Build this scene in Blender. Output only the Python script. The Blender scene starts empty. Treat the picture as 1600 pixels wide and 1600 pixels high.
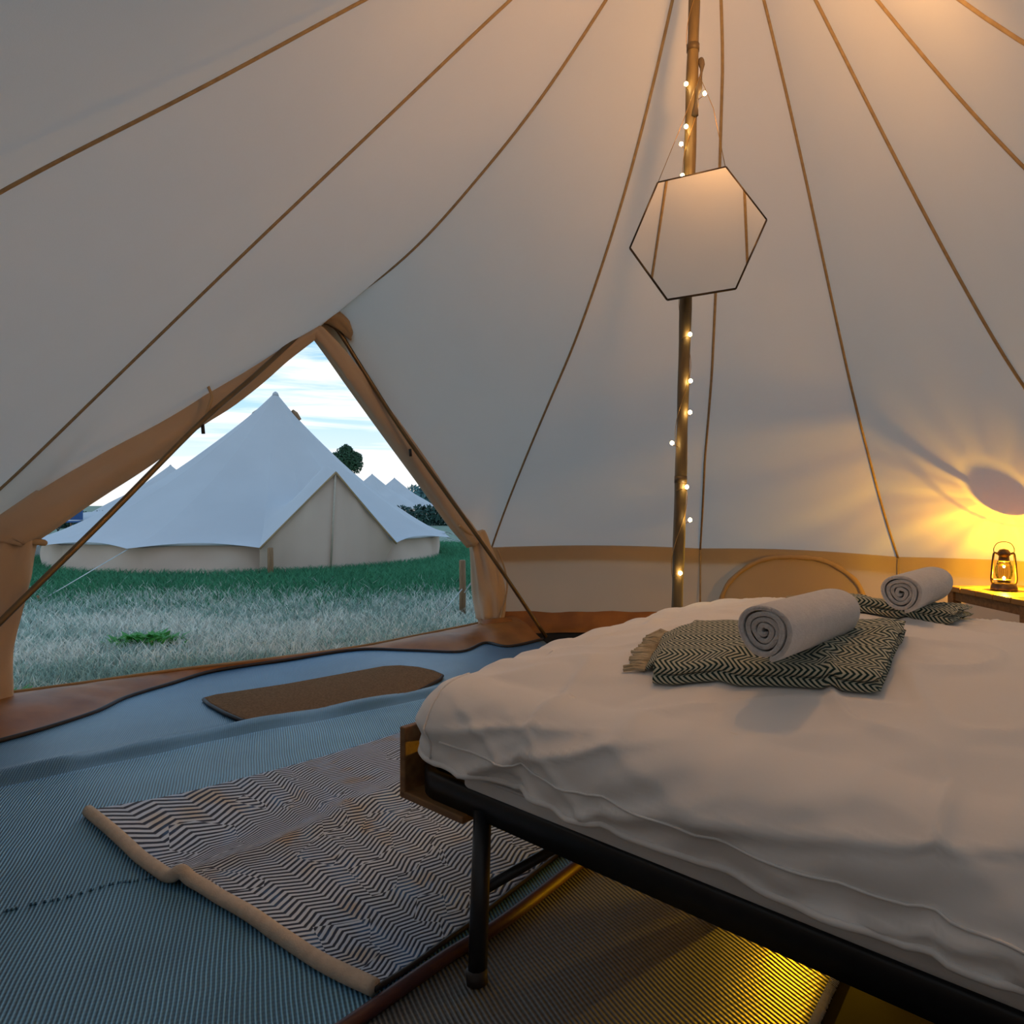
import bpy, bmesh, math, random
import numpy as np
from mathutils import Vector, noise
random.seed(7); np.random.seed(7)
sc = bpy.context.scene
C = sc.collection
PI = math.pi

# ------------------------------------------------------------------ camera
cam_d = bpy.data.cameras.new('camera'); cam = bpy.data.objects.new('camera', cam_d); C.objects.link(cam)
cam.location = (0, 0, 0.9); cam.rotation_euler = (PI/2, 0, 0)
cam_d.sensor_width = 36; cam_d.lens = 24.75; cam_d.shift_y = -15/1600; cam_d.clip_start = 0.02
sc.camera = cam
sc.view_settings.view_transform = 'Standard'; sc.view_settings.look = 'None'
sc.view_settings.gamma = 1; sc.view_settings.use_curve_mapping = False
sc.view_settings.exposure = 0.38

# ------------------------------------------------------------------ dusk sky
SKY_STRENGTH = 1.0
w = bpy.data.worlds.new('dusk_sky'); sc.world = w; w.use_nodes = True
nt = w.node_tree; nt.nodes.clear()
def wn(t, **k):
    n = nt.nodes.new(t)
    for a, b in k.items(): setattr(n, a, b)
    return n
tc = wn('ShaderNodeTexCoord'); sep = wn('ShaderNodeSeparateXYZ'); nt.links.new(tc.outputs['Generated'], sep.inputs[0])
mp = wn('ShaderNodeMapping'); mp.inputs['Scale'].default_value = (2.6, 2.6, 34); mp.inputs['Rotation'].default_value = (0.0, 0.05, 0)
nt.links.new(tc.outputs['Generated'], mp.inputs[0])
nz = wn('ShaderNodeTexNoise'); nz.inputs['Scale'].default_value = 1.35; nz.inputs['Detail'].default_value = 7; nz.inputs['Roughness'].default_value = .55
nz.inputs['Distortion'].default_value = .35
nt.links.new(mp.outputs[0], nz.inputs['Vector'])
cr = wn('ShaderNodeValToRGB'); cr.color_ramp.elements[0].position = .45; cr.color_ramp.elements[0].color = (0, 0, 0, 1)
cr.color_ramp.elements[1].position = .63; cr.color_ramp.elements[1].color = (1, 1, 1, 1)
nt.links.new(nz.outputs['Fac'], cr.inputs[0])
gr = wn('ShaderNodeValToRGB'); el = gr.color_ramp.elements
el[0].position = 0.0; el[0].color = (.86, .79, .72, 1); el[1].position = .30; el[1].color = (.20, .46, .72, 1)
e = el.new(.06); e.color = (.66, .78, .88, 1); e = el.new(.13); e.color = (.42, .66, .86, 1); e = el.new(1.0); e.color = (.17, .33, .56, 1)
nt.links.new(sep.outputs['Z'], gr.inputs[0])
mx = wn('ShaderNodeMix', data_type='RGBA'); mx.inputs[7].default_value = (.98, .97, .95, 1)
fz = wn('ShaderNodeMapRange'); fz.inputs[1].default_value = .25; fz.inputs[2].default_value = .8; fz.inputs[3].default_value = .92; fz.inputs[4].default_value = .3
nt.links.new(sep.outputs['Z'], fz.inputs[0])
mm = wn('ShaderNodeMath', operation='MULTIPLY'); nt.links.new(cr.outputs[0], mm.inputs[0]); nt.links.new(fz.outputs[0], mm.inputs[1])
nt.links.new(mm.outputs[0], mx.inputs[0]); nt.links.new(gr.outputs[0], mx.inputs[6])
dt = wn('ShaderNodeVectorMath', operation='DOT_PRODUCT'); nt.links.new(tc.outputs['Generated'], dt.inputs[0]); dt.inputs[1].default_value = (-.30, .954, 0)
gl = wn('ShaderNodeMapRange'); gl.inputs[1].default_value = -1; gl.inputs[2].default_value = .9; gl.inputs[3].default_value = .85; gl.inputs[4].default_value = SKY_STRENGTH
gl.interpolation_type = 'SMOOTHSTEP'; nt.links.new(dt.outputs['Value'], gl.inputs[0])
bg = wn('ShaderNodeBackground'); nt.links.new(gl.outputs[0], bg.inputs['Strength'])
nt.links.new(mx.outputs[2], bg.inputs['Color'])
ow = wn('ShaderNodeOutputWorld'); nt.links.new(bg.outputs[0], ow.inputs[0])

# ------------------------------------------------------------------ helpers
def noi(x, y, z=0.0): return noise.noise(Vector((x, y, z)))
def tag(o, label=None, cat=None, group=None, kind=None):
    if label: o['label'] = label
    if cat: o['category'] = cat
    if group: o['group'] = group
    if kind: o['kind'] = kind
    return o
def link(o, parent=None):
    C.objects.link(o)
    if parent is not None: o.parent = parent
    return o
def empty(name, loc=(0, 0, 0), rz=0.0, label=None, cat=None, group=None, kind=None):
    o = bpy.data.objects.new(name, None); o.empty_display_size = .1
    o.location = loc; o.rotation_euler = (0, 0, rz); link(o)
    return tag(o, label, cat, group, kind)
def me(name, verts, faces, mat=None, parent=None, smooth=True, uv=None, col=None):
    """one mesh object; vertices are given in the frame of the parent"""
    m = bpy.data.meshes.new(name)
    m.from_pydata([tuple(map(float, v)) for v in verts], [], [tuple(f) for f in faces])
    if smooth: m.polygons.foreach_set('use_smooth', [True]*len(m.polygons))
    if uv is not None:
        l = m.uv_layers.new(name='UVMap'); idx = np.empty(len(m.loops), dtype=np.int32)
        m.loops.foreach_get('vertex_index', idx)
        l.data.foreach_set('uv', np.asarray(uv, dtype=np.float32)[idx].ravel())
    m.update()
    o = bpy.data.objects.new(name, m)
    if mat: m.materials.append(mat)
    return link(o, parent)
def fixn(o):
    b = bmesh.new(); b.from_mesh(o.data); bmesh.ops.recalc_face_normals(b, faces=b.faces); b.to_mesh(o.data); b.free(); return o
def grid_faces(n, m, wrap=False):
    f = []
    for i in range(n-1):
        for j in range(m if wrap else m-1):
            k = (j+1) % m
            f.append((i*m+j, i*m+k, (i+1)*m+k, (i+1)*m+j))
    return f
def catmull(pts, n):
    p = np.asarray(pts, float)
    if len(p) < 3:
        t = np.linspace(0, 1, n)[:, None]; return p[0]*(1-t)+p[-1]*t
    q = np.vstack([2*p[0]-p[1], p, 2*p[-1]-p[-2]]); out = []
    seg = len(p)-1
    for u in np.linspace(0, seg, n):
        i = min(int(u), seg-1); t = u-i
        a, b, c, d = q[i:i+4]
        out.append(.5*((2*b)+(c-a)*t+(2*a-5*b+4*c-d)*t*t+(3*b-a-3*c+d)*t**3))
    return np.array(out)
def frame_along(p):
    p = np.asarray(p, float); T = np.gradient(p, axis=0); T /= np.maximum(np.linalg.norm(T, axis=1), 1e-9)[:, None]
    up = np.array([0, 0, 1.]) if abs(T[0][2]) < .9 else np.array([0, 1., 0])
    N = np.cross(T[0], up); N /= np.linalg.norm(N); Ns = [N]
    for i in range(1, len(p)):
        N = Ns[-1]-T[i]*np.dot(Ns[-1], T[i]); N /= max(np.linalg.norm(N), 1e-9); Ns.append(N)
    Ns = np.array(Ns); return T, Ns, np.cross(T, Ns)
def tube_data(p, r, k=8, shape=None, caps=True):
    p = np.asarray(p, float); n = len(p); r = np.broadcast_to(np.asarray(r, float), (n,))
    T, N, B = frame_along(p); V = []
    for i in range(n):
        for j in range(k):
            a = 2*PI*j/k; q = r[i]*(shape(a, i/(n-1)) if shape else 1.0)
            V.append(p[i]+q*(math.cos(a)*N[i]+math.sin(a)*B[i]))
    F = [tuple(reversed(f)) for f in grid_faces(n, k, True)]
    if caps: F += [tuple(range(k)), tuple(reversed(range((n-1)*k, n*k)))]
    return V, F
def tube(name, p, r, mat, parent=None, k=8, shape=None, smooth=True):
    v, f = tube_data(p, r, k, shape); return fixn(me(name, v, f, mat, parent, smooth))
class MB:
    """collects geometry of ONE part"""
    def __init__(s): s.v = []; s.f = []
    def add(s, v, f):
        b = len(s.v); s.v += [tuple(x) for x in v]; s.f += [tuple(i+b for i in q) for q in f]; return s
    def tube(s, p, r, k=6): return s.add(*tube_data(p, r, k))
    def build(s, name, mat, parent=None, smooth=True): return me(name, s.v, s.f, mat, parent, smooth)
def box_data(cx, cy, cz, sx, sy, sz):
    v = [(cx+a*sx/2, cy+b*sy/2, cz+c*sz/2) for a in (-1, 1) for b in (-1, 1) for c in (-1, 1)]
    f = [(0, 1, 3, 2), (4, 6, 7, 5), (0, 4, 5, 1), (2, 3, 7, 6), (0, 2, 6, 4), (1, 5, 7, 3)]
    return v, f
def bevel(o, wd=.004, seg=2):
    b = bmesh.new(); b.from_mesh(o.data)
    bmesh.ops.bevel(b, geom=list(b.edges), offset=wd, segments=seg, affect='EDGES', profile=.5)
    bmesh.ops.recalc_face_normals(b, faces=b.faces); b.to_mesh(o.data); b.free(); return o
def box(name, c, s, mat, parent=None, bv=.004):
    v, f = box_data(*c, *s); o = me(name, v, f, mat, parent, False)
    return bevel(o, bv) if bv else fixn(o)
def lathe(name, prof, mat, parent=None, k=24, at=(0, 0, 0)):
    V = [(at[0]+r*math.cos(2*PI*j/k), at[1]+r*math.sin(2*PI*j/k), at[2]+z) for r, z in prof for j in range(k)]
    F = grid_faces(len(prof), k, True)+[tuple(reversed(range(k))), tuple(range((len(prof)-1)*k, len(prof)*k))]
    return fixn(me(name, V, F, mat, parent, True))
def sheet(name, f, ns, nt_, th, mat, parent=None, uvs=(1, 1)):
    """closed cloth of thickness th from f(s,t)->xyz"""
    top = np.array([[f(i/(ns-1), j/(nt_-1)) for j in range(nt_)] for i in range(ns)], float)
    gx = np.gradient(top, axis=0); gy = np.gradient(top, axis=1); nn = np.cross(gx, gy)
    nn /= np.maximum(np.linalg.norm(nn, axis=2), 1e-9)[..., None]
    if nn[..., 2].mean() < 0: nn = -nn
    bot = top-nn*th
    V = np.vstack([top.reshape(-1, 3), bot.reshape(-1, 3)]); N = ns*nt_
    F = grid_faces(ns, nt_); F = F+[tuple(i+N for i in reversed(q)) for q in F]
    per = [(0, j) for j in range(nt_)]+[(i, nt_-1) for i in range(1, ns)]+[(ns-1, j) for j in range(nt_-2, -1, -1)]+[(i, 0) for i in range(ns-2, 0, -1)]
    ids = [i*nt_+j for i, j in per]
    for a, b in zip(ids, ids[1:]+ids[:1]): F.append((b, a, a+N, b+N))
    u = np.array([[(i/(ns-1)*uvs[0], j/(nt_-1)*uvs[1]) for j in range(nt_)] for i in range(ns)]).reshape(-1, 2)
    return fixn(me(name, V, F, mat, parent, True, np.vstack([u, u])))

# ------------------------------------------------------------------ materials
def mat(name):
    m = bpy.data.materials.new(name); m.use_nodes = True; t = m.node_tree; t.nodes.clear()
    o = t.nodes.new('ShaderNodeOutputMaterial'); return m, t, o
def nd(t, typ, ins=None, **k):
    n = t.nodes.new(typ)
    for a, b in k.items(): setattr(n, a, b)
    for a, b in (ins or {}).items():
        if hasattr(b, 'is_output') and b.is_output: t.links.new(b, n.inputs[a])
        else: n.inputs[a].default_value = b
    return n
def coords(t, kind='Object', scale=(1, 1, 1), rot=(0, 0, 0)):
    c = nd(t, 'ShaderNodeTexCoord'); m = nd(t, 'ShaderNodeMapping', {'Vector': c.outputs[kind], 'Scale': scale, 'Rotation': rot}); return m.outputs[0]
def vary(t, vec, c1, c2, scale, detail=4, lo=.35, hi=.65):
    n = nd(t, 'ShaderNodeTexNoise', {'Vector': vec, 'Scale': scale, 'Detail': detail})
    r = nd(t, 'ShaderNodeMapRange', {0: n.outputs['Fac'], 1: lo, 2: hi})
    return nd(t, 'ShaderNodeMix', {0: r.outputs[0], 6: (*c1, 1), 7: (*c2, 1)}, data_type='RGBA').outputs[2]
def M(a, b, op, t): return nd(t, 'ShaderNodeMath', {0: a, 1: b}, operation=op).outputs[0]
def solid(name, c1, c2=None, rough=.6, scale=8, metal=0, bump=.0, bscale=60, coord='Object', sc3=(1, 1, 1), spec=.5, sheen=0, trans=0):
    m, t, o = mat(name); v = coords(t, coord, sc3)
    p = nd(t, 'ShaderNodeBsdfPrincipled', {'Roughness': rough, 'Metallic': metal, 'Specular IOR Level': spec, 'Sheen Weight': sheen})
    t.links.new(vary(t, v, c1, c2 or tuple(x*.8 for x in c1), scale), p.inputs['Base Color'])
    if bump:
        n = nd(t, 'ShaderNodeTexNoise', {'Vector': v, 'Scale': bscale, 'Detail': 5})
        b = nd(t, 'ShaderNodeBump', {'Height': n.outputs['Fac'], 'Strength': bump, 'Distance': .004}); t.links.new(b.outputs[0], p.inputs['Normal'])
    out = p.outputs[0]
    if trans:
        tr = nd(t, 'ShaderNodeBsdfTranslucent', {'Color': (*c1, 1)}); mxs = nd(t, 'ShaderNodeMixShader', {0: trans, 1: out, 2: tr.outputs[0]}); out = mxs.outputs[0]
    t.links.new(out, o.inputs[0]); return m
def canvas(name, c1, c2, through, thru_col=None):
    m, t, o = mat(name); v = coords(t)
    col = vary(t, v, c1, c2, 1.3, 5)
    n1 = nd(t, 'ShaderNodeTexNoise', {'Vector': v, 'Scale': 260, 'Detail': 2}); n2 = nd(t, 'ShaderNodeTexNoise', {'Vector': v, 'Scale': 2.2, 'Detail': 3})
    h = M(M(n1.outputs['Fac'], .05, 'MULTIPLY', t), n2.outputs['Fac'], 'ADD', t)
    b = nd(t, 'ShaderNodeBump', {'Height': h, 'Strength': .25, 'Distance': .02})
    d = nd(t, 'ShaderNodeBsdfDiffuse', {'Color': col, 'Roughness': .6, 'Normal': b.outputs[0]})
    tr = nd(t, 'ShaderNodeBsdfTranslucent', {'Color': (*(thru_col or c1), 1)})
    mxs = nd(t, 'ShaderNodeMixShader', {0: through, 1: d.outputs[0], 2: tr.outputs[0]}); t.links.new(mxs.outputs[0], o.inputs[0]); return m
def emit(name, c, s):
    m, t, o = mat(name); e_ = nd(t, 'ShaderNodeEmission', {'Color': (*c, 1), 'Strength': s}); t.links.new(e_.outputs[0], o.inputs[0]); return m
def ribbed(name, c1, c2, pitch, ang, rough=.42, bump=.8, spec=.6):
    """woven plastic matting: ribs every `pitch` metres running at `ang` degrees"""
    m, t, o = mat(name); v = coords(t, 'Object', rot=(0, 0, -math.radians(ang))); s = nd(t, 'ShaderNodeSeparateXYZ', {0: v})
    wob = nd(t, 'ShaderNodeTexNoise', {'Vector': v, 'Scale': 3, 'Detail': 2})
    y = M(s.outputs['Y'], M(wob.outputs['Fac'], .02, 'MULTIPLY', t), 'ADD', t)
    ph = M(y, 2*PI/pitch, 'MULTIPLY', t); sn = M(ph, 0, 'SINE', t)
    row = M(M(s.outputs['X'], 2*PI/(pitch*1.3), 'MULTIPLY', t), 0, 'SINE', t)
    h = M(sn, M(row, .13, 'MULTIPLY', t), 'ADD', t)
    r = nd(t, 'ShaderNodeMapRange', {0: h, 1: -.9, 2: .9})
    big = vary(t, v, (.85, .85, .85), (1.12, 1.12, 1.12), 2.5, 3)
    col = nd(t, 'ShaderNodeMix', {0: r.outputs[0], 6: (*c2, 1), 7: (*c1, 1)}, data_type='RGBA').outputs[2]
    col2 = nd(t, 'ShaderNodeMix', {0: 1.0, 6: col, 7: big}, data_type='RGBA', blend_type='MULTIPLY').outputs[2]
    b = nd(t, 'ShaderNodeBump', {'Height': h, 'Strength': bump, 'Distance': .0016})
    p = nd(t, 'ShaderNodeBsdfPrincipled', {'Base Color': col2, 'Roughness': rough, 'Specular IOR Level': spec, 'Normal': b.outputs[0]})
    t.links.new(p.outputs[0], o.inputs[0]); return m
def chevron(name, light, dark, pitch, lam, slope, alt=None, rough=.9, swap=False, duty=.0, noise_amt=.004):
    """zigzag weave on UVs given in metres"""
    m, t, o = mat(name); v = coords(t, 'UV'); s = nd(t, 'ShaderNodeSeparateXYZ', {0: v})
    u, vv = (s.outputs['Y'], s.outputs['X']) if swap else (s.outputs['X'], s.outputs['Y'])
    tri = nd(t, 'ShaderNodeMath', {0: vv, 1: lam/2}, operation='PINGPONG').outputs[0]
    wob = nd(t, 'ShaderNodeTexNoise', {'Vector': v, 'Scale': 14, 'Detail': 3})
    blk = nd(t, 'ShaderNodeTexVoronoi', {'Vector': v, 'Scale': 1/lam*1.1})
    q = M(u, M(tri, slope, 'MULTIPLY', t), 'SUBTRACT', t); q = M(q, M(wob.outputs['Fac'], noise_amt, 'MULTIPLY', t), 'ADD', t)
    sh = nd(t, 'ShaderNodeSeparateColor', {0: blk.outputs['Color']})
    q = M(q, M(M(sh.outputs[0], .76, 'GREATER_THAN', t), pitch*.5, 'MULTIPLY', t), 'ADD', t) if alt else q
    sn = M(M(q, 2*PI/pitch, 'MULTIPLY', t), 0, 'SINE', t)
    f = nd(t, 'ShaderNodeMapRange', {0: M(sn, duty, 'ADD', t), 1: -.35, 2: .35}).outputs[0]
    dk = (*dark, 1); lt = (*light, 1)
    if alt:
        n2 = nd(t, 'ShaderNodeTexNoise', {'Vector': v, 'Scale': 9, 'Detail': 3}); r2 = nd(t, 'ShaderNodeMapRange', {0: n2.outputs['Fac'], 1: .55, 2: .66})
        dk = nd(t, 'ShaderNodeMix', {0: r2.outputs[0], 6: dk, 7: (*alt[0], 1)}, data_type='RGBA').outputs[2]
        n3 = nd(t, 'ShaderNodeTexNoise', {'Vector': v, 'Scale': 7, 'Detail': 3, 'W': 3.0}, noise_dimensions='4D'); r3 = nd(t, 'ShaderNodeMapRange', {0: n3.outputs['Fac'], 1: .57, 2: .67})
        lt = nd(t, 'ShaderNodeMix', {0: r3.outputs[0], 6: lt, 7: (*alt[1], 1)}, data_type='RGBA').outputs[2]
    col = nd(t, 'ShaderNodeMix', {0: f, 6: dk, 7: lt}, data_type='RGBA').outputs[2]
    fine = nd(t, 'ShaderNodeTexNoise', {'Vector': v, 'Scale': 420, 'Detail': 2})
    h = M(M(sn, .5, 'MULTIPLY', t), fine.outputs['Fac'], 'ADD', t)
    b = nd(t, 'ShaderNodeBump', {'Height': h, 'Strength': .7, 'Distance': .0025})
    p = nd(t, 'ShaderNodeBsdfPrincipled', {'Base Color': col, 'Roughness': rough, 'Specular IOR Level': .25, 'Sheen Weight': .1, 'Normal': b.outputs[0]})
    t.links.new(p.outputs[0], o.inputs[0]); return m

roof_m = canvas('roof_canvas', (.80, .74, .65), (.75, .69, .60), .26, (.77, .72, .65))
wall_m = canvas('wall_canvas', (.62, .47, .32), (.56, .42, .28), .22, (.70, .55, .42))
trim_m = canvas('trim_canvas', (.56, .38, .22), (.48, .32, .18), .08)
seam_m = solid('seam_webbing', (.42, .29, .15), (.34, .23, .12), .8, 40)
flap_m = canvas('flap_canvas', (.70, .54, .40), (.62, .46, .32), .16, (.76, .52, .32))
lip_m = solid('groundsheet_lip', (.38, .135, .018), (.25, .085, .012), .55, 6, bump=.25, bscale=14)
dark_m = solid('dark_binding', (.03, .02, .018), (.02, .014, .012), .6, 30)
sheet_m = solid('groundsheet', (.016, .014, .013), (.012, .011, .010), .9, 4, spec=.15)
pole_m = solid('pole_wood', (.17, .11, .04), (.11, .07, .025), .5, 14, sc3=(3, 3, .5), bump=.2)
joint_m = solid('pole_joint', (.10, .06, .02), rough=.5)
afr_m = solid('frame_pole_metal', (.20, .125, .055), (.15, .09, .04), .35, 10, metal=.55)
black_m = solid('black_metal', (.016, .016, .019), (.012, .012, .014), .38, 20, spec=.5)
wood_m = solid('plank_wood', (.30, .15, .055), (.20, .095, .035), .55, 6, sc3=(1, 9, 9), bump=.15)
table_m = solid('table_wood', (.42, .22, .07), (.30, .15, .045), .45, 5, sc3=(9, 1, 9), bump=.12)
duvet_m = solid('duvet_cotton', (.88, .84, .81), (.85, .81, .78), .85, 3, bump=.12, bscale=35, sheen=.15, spec=.25)
matt_m = solid('mattress_cotton', (.84, .82, .81), (.80, .78, .77), .85, 3, bump=.12, bscale=40, spec=.2)
towel_m = solid('towel_terry', (.82, .78, .76), (.76, .72, .70), .95, 60, bump=.8, bscale=330, sheen=.4, spec=.1)
towel_edge_m = solid('towel_edge', (.76, .71, .68), (.66, .61, .58), .95, 60, bump=.8, bscale=330, sheen=.3, spec=.1)
coir_m = solid('coir', (.26, .15, .075), (.17, .095, .045), .95, 120, bump=1.0, bscale=260, spec=.1)
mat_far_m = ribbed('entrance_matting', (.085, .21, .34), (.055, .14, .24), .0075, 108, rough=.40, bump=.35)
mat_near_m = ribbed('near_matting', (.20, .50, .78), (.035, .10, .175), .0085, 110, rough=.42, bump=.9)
mat_right_m = ribbed('bed_matting', (.22, .225, .22), (.05, .052, .055), .0092, 116, rough=.4, bump=.9)
burg_m = solid('burgundy_binding', (.075, .022, .022), (.05, .016, .018), .55, 30)
rug_m = chevron('rug_weave', (.62, .71, .86), (.024, .032, .065), .0168, .118, .44, alt=((.04, .11, .26), (.66, .58, .50)), noise_amt=.008, duty=.10)
cream_m = solid('cream_cotton', (.66, .54, .43), (.58, .47, .37), .95, 50, bump=.6, bscale=300, spec=.1)
throw_m = chevron('throw_weave', (.62, .60, .46), (.014, .040, .034), .0105, .046, .85, noise_amt=.003, duty=.05)
fringe_m = solid('fringe_yarn', (.58, .48, .33), (.40, .32, .20), .95, 40, spec=.1)
wire_m = solid('copper_wire', (.50, .30, .10), (.4, .24, .08), .35, 30, metal=.8)
bulb_m = emit('fairy_glow', (1.0, .72, .30), 45)
flame_m = emit('lantern_flame', (1.0, .62, .16), 60)
brass_m = solid('aged_brass', (.16, .11, .075), (.09, .06, .045), .35, 30, metal=.85)
frame_m = solid('mirror_frame_metal', (.07, .045, .025), rough=.4, metal=.6)
mir_m, t, o = mat('mirror_silver'); g = nd(t, 'ShaderNodeBsdfGlossy', {'Color': (.9, .88, .85, 1), 'Roughness': .01}); t.links.new(g.outputs[0], o.inputs[0])
glass_m, t, o = mat('thin_glass')
gc = nd(t, 'ShaderNodeTexCoord'); gs = nd(t, 'ShaderNodeSeparateXYZ', {0: gc.outputs['Object']}); ga_ = M(gs.outputs['Y'], gs.outputs['X'], 'ARCTAN2', t)
gw = M(M(M(ga_, 13, 'MULTIPLY', t), 0, 'SINE', t), M(M(ga_, 31, 'MULTIPLY', t), 0, 'SINE', t), 'ADD', t); gr_ = nd(t, 'ShaderNodeMapRange', {0: gw, 1: -1.6, 2: 1.6})
gcol = nd(t, 'ShaderNodeMix', {0: gr_.outputs[0], 6: (.45, .38, .26, 1), 7: (1, .97, .88, 1)}, data_type='RGBA').outputs[2]
tg = nd(t, 'ShaderNodeBsdfTransparent', {'Color': gcol}); gg = nd(t, 'ShaderNodeBsdfGlossy', {'Roughness': .05}); lw = nd(t, 'ShaderNodeLayerWeight', {'Blend': .25})
ms = nd(t, 'ShaderNodeMixShader', {0: lw.outputs['Fresnel'], 1: tg.outputs[0], 2: gg.outputs[0]}); t.links.new(ms.outputs[0], o.inputs[0])
frost_m, t, o = mat('frosted_glass'); fa = nd(t, 'ShaderNodeBsdfTransparent', {'Color': (.85, .82, .76, 1)}); fb = nd(t, 'ShaderNodeBsdfDiffuse', {'Color': (.8, .76, .7, 1)})
fs = nd(t, 'ShaderNodeMixShader', {0: .15, 1: fa.outputs[0], 2: fb.outputs[0]}); t.links.new(fs.outputs[0], o.inputs[0])
out_roof_m = canvas('outer_tent_roof', (.72, .71, .73), (.68, .67, .69), .10)
out_wall_m = canvas('outer_tent_wall', (.90, .70, .58), (.84, .64, .53), .10)
rope_m = solid('guy_rope', (.75, .76, .74), rough=.8)
post_m = solid('stake_wood', (.36, .20, .10), (.26, .14, .07), .8, 10, sc3=(8, 8, 1), bump=.3)
leaf_m = solid('leaf_green', (.05, .13, .06), (.03, .08, .035), .6, 3, trans=.25)
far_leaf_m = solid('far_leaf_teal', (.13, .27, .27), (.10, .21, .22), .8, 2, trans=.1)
dark_leaf_m = solid('hedge_green', (.035, .09, .07), (.025, .06, .05), .8, 2)
bark_m = solid('bark', (.10, .07, .05), rough=.9, bump=.5)
soil_m = solid('turf_soil', (.18, .26, .18), (.27, .31, .23), .95, 3, bump=.6, bscale=40)
white_m = solid('white_plastic', (.75, .77, .78), rough=.5)
blue_m = solid('blue_fabric', (.05, .12, .30), rough=.8)

# ================================================================== THE TENT (setting)
AX, AY, AZ = 0.70, 2.42, 3.22                      # roof axis and apex height
SE = {  # seam: azimuth from +Y, (radius, height) from the eave up, sideways offset
 'A': (-105, [(3.02, .86), (2.62, 1.33), (2.13, 1.74), (1.66, 2.06), (1.20, 2.405), (.6, 2.83)]),
 'B': (-77, [(3.22, .83), (3.03, .956), (2.78, 1.157), (2.45, 1.416), (2.08, 1.706), (1.77, 1.948), (1.42, 2.215), (.96, 2.568), (.74, 2.746), (.4, 2.98)]),
 'C': (-46.5, [(2.47, 2.03), (2.1, 2.06), (1.71, 2.155), (1.41, 2.275), (1.20, 2.385), (.965, 2.501), (.80, 2.60), (.61, 2.735), (.464, 2.855), (.27, 3.01)]),
 'D': (-18.2, [(2.706, .582), (2.42, .836), (1.99, 1.166), (1.54, 1.493), (1.228, 1.699), (.864, 2.034), (.70, 2.21), (.536, 2.40), (.405, 2.60), (.279, 2.81)]),
 'E': (13.85, [(2.617, .576), (2.2, .83), (1.8, 1.15), (1.4, 1.58), (1.0, 2.10), (.7, 2.50), (.5, 2.72), (.28, 2.97)]),
 'F': (41.5, [(2.486, .569), (2.152, .845), (1.83, 1.186), (1.566, 1.449), (1.309, 1.781), (1.104, 2.036), (.814, 2.42), (.644, 2.61), (.442, 2.85), (.25, 3.02)]),
 'G': (73, [(2.52, .57), (2.0, .87), (1.425, 1.349), (1.228, 1.59), (1.026, 1.852), (.814, 2.144), (.644, 2.382), (.421, 2.715), (.25, 2.95)]),
 'H': (103, [(2.62, .58), (2.05, .87), (1.5, 1.31), (.931, 1.941), (.797, 2.128), (.631, 2.36), (.51, 2.545), (.28, 2.91)]),
 'I': (133, [(2.85, .62), (2.2, .95), (1.5, 1.43), (.864, 2.078), (.713, 2.28), (.4, 2.74)]),
 'J': (174, [(3.2, .66), (2.5, 1.18), (1.7, 1.75), (1.0, 2.30), (.5, 2.78)]),
 'K': (193, [(3.25, .68), (2.5, 1.28), (1.7, 1.82), (1.0, 2.36), (.5, 2.80)]),
 'L': (212, [(3.2, .72), (2.6, 1.25), (1.7, 1.90), (1.0, 2.45), (.5, 2.84)]),
}
LAT = {'E': [(0, 0), (.5, .048), (1.0, .048), (1.4, .036), (1.8, .01), (2.6, 0)]}
ORD = 'ABCDEFGHIJKL'
NS = 40
def seam_curve(k):
    az, pr = SE[k]; az = math.radians(az)
    pp = (pr+[(.07, AZ-.03)])[::-1]; rr = np.linspace(pp[-1][0], .07, NS); zz = np.interp(rr, [p[0] for p in pp], [p[1] for p in pp])
    for _ in range(10): zz[1:-1] = .25*zz[:-2]+.5*zz[1:-1]+.25*zz[2:]
    c = list(zip(rr, zz)); out = []
    for r, z in c:
        la = np.interp(r, [a for a, b in LAT[k]], [b for a, b in LAT[k]]) if k in LAT else 0
        out.append((AX+r*math.sin(az)+la*math.cos(az), AY+r*math.cos(az)-la*math.sin(az), z))
    return np.array(out)
SC = {k: seam_curve(k) for k in ORD}
ceiling = empty('ceiling', (AX, AY, AZ), label='cream canvas roof of the bell tent rising to the centre pole', cat='tent roof', kind='structure')
off = np.array([AX, AY, AZ])
EDGE = {'B': catmull([(-2.25, 3.00, .76)]+[(-2.175, 3.074, 0.809), (-2.104, 3.140, 0.888), (-2.003, 3.233, 0.996), (-1.932, 3.299, 1.065), (-1.833, 3.390, 1.163), (-1.728, 3.487, 1.262), (-1.618, 3.589, 1.387), (-1.500, 3.697, 1.503), (-1.375, 3.813, 1.633), (-1.270, 3.910, 1.751), (-1.141, 4.029, 1.878), (-1.03, 4.20, 2.03)], 60),
        'C': catmull([(-1.03, 4.20, 2.03), (-1.0, 4.16, 1.87), (-.90, 4.235, 1.62), (-.62, 4.48, 1.205), (-.39, 4.69, .86), (-.235, 4.83, .66), (-.145, 4.99, .582)], 60)}
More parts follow.
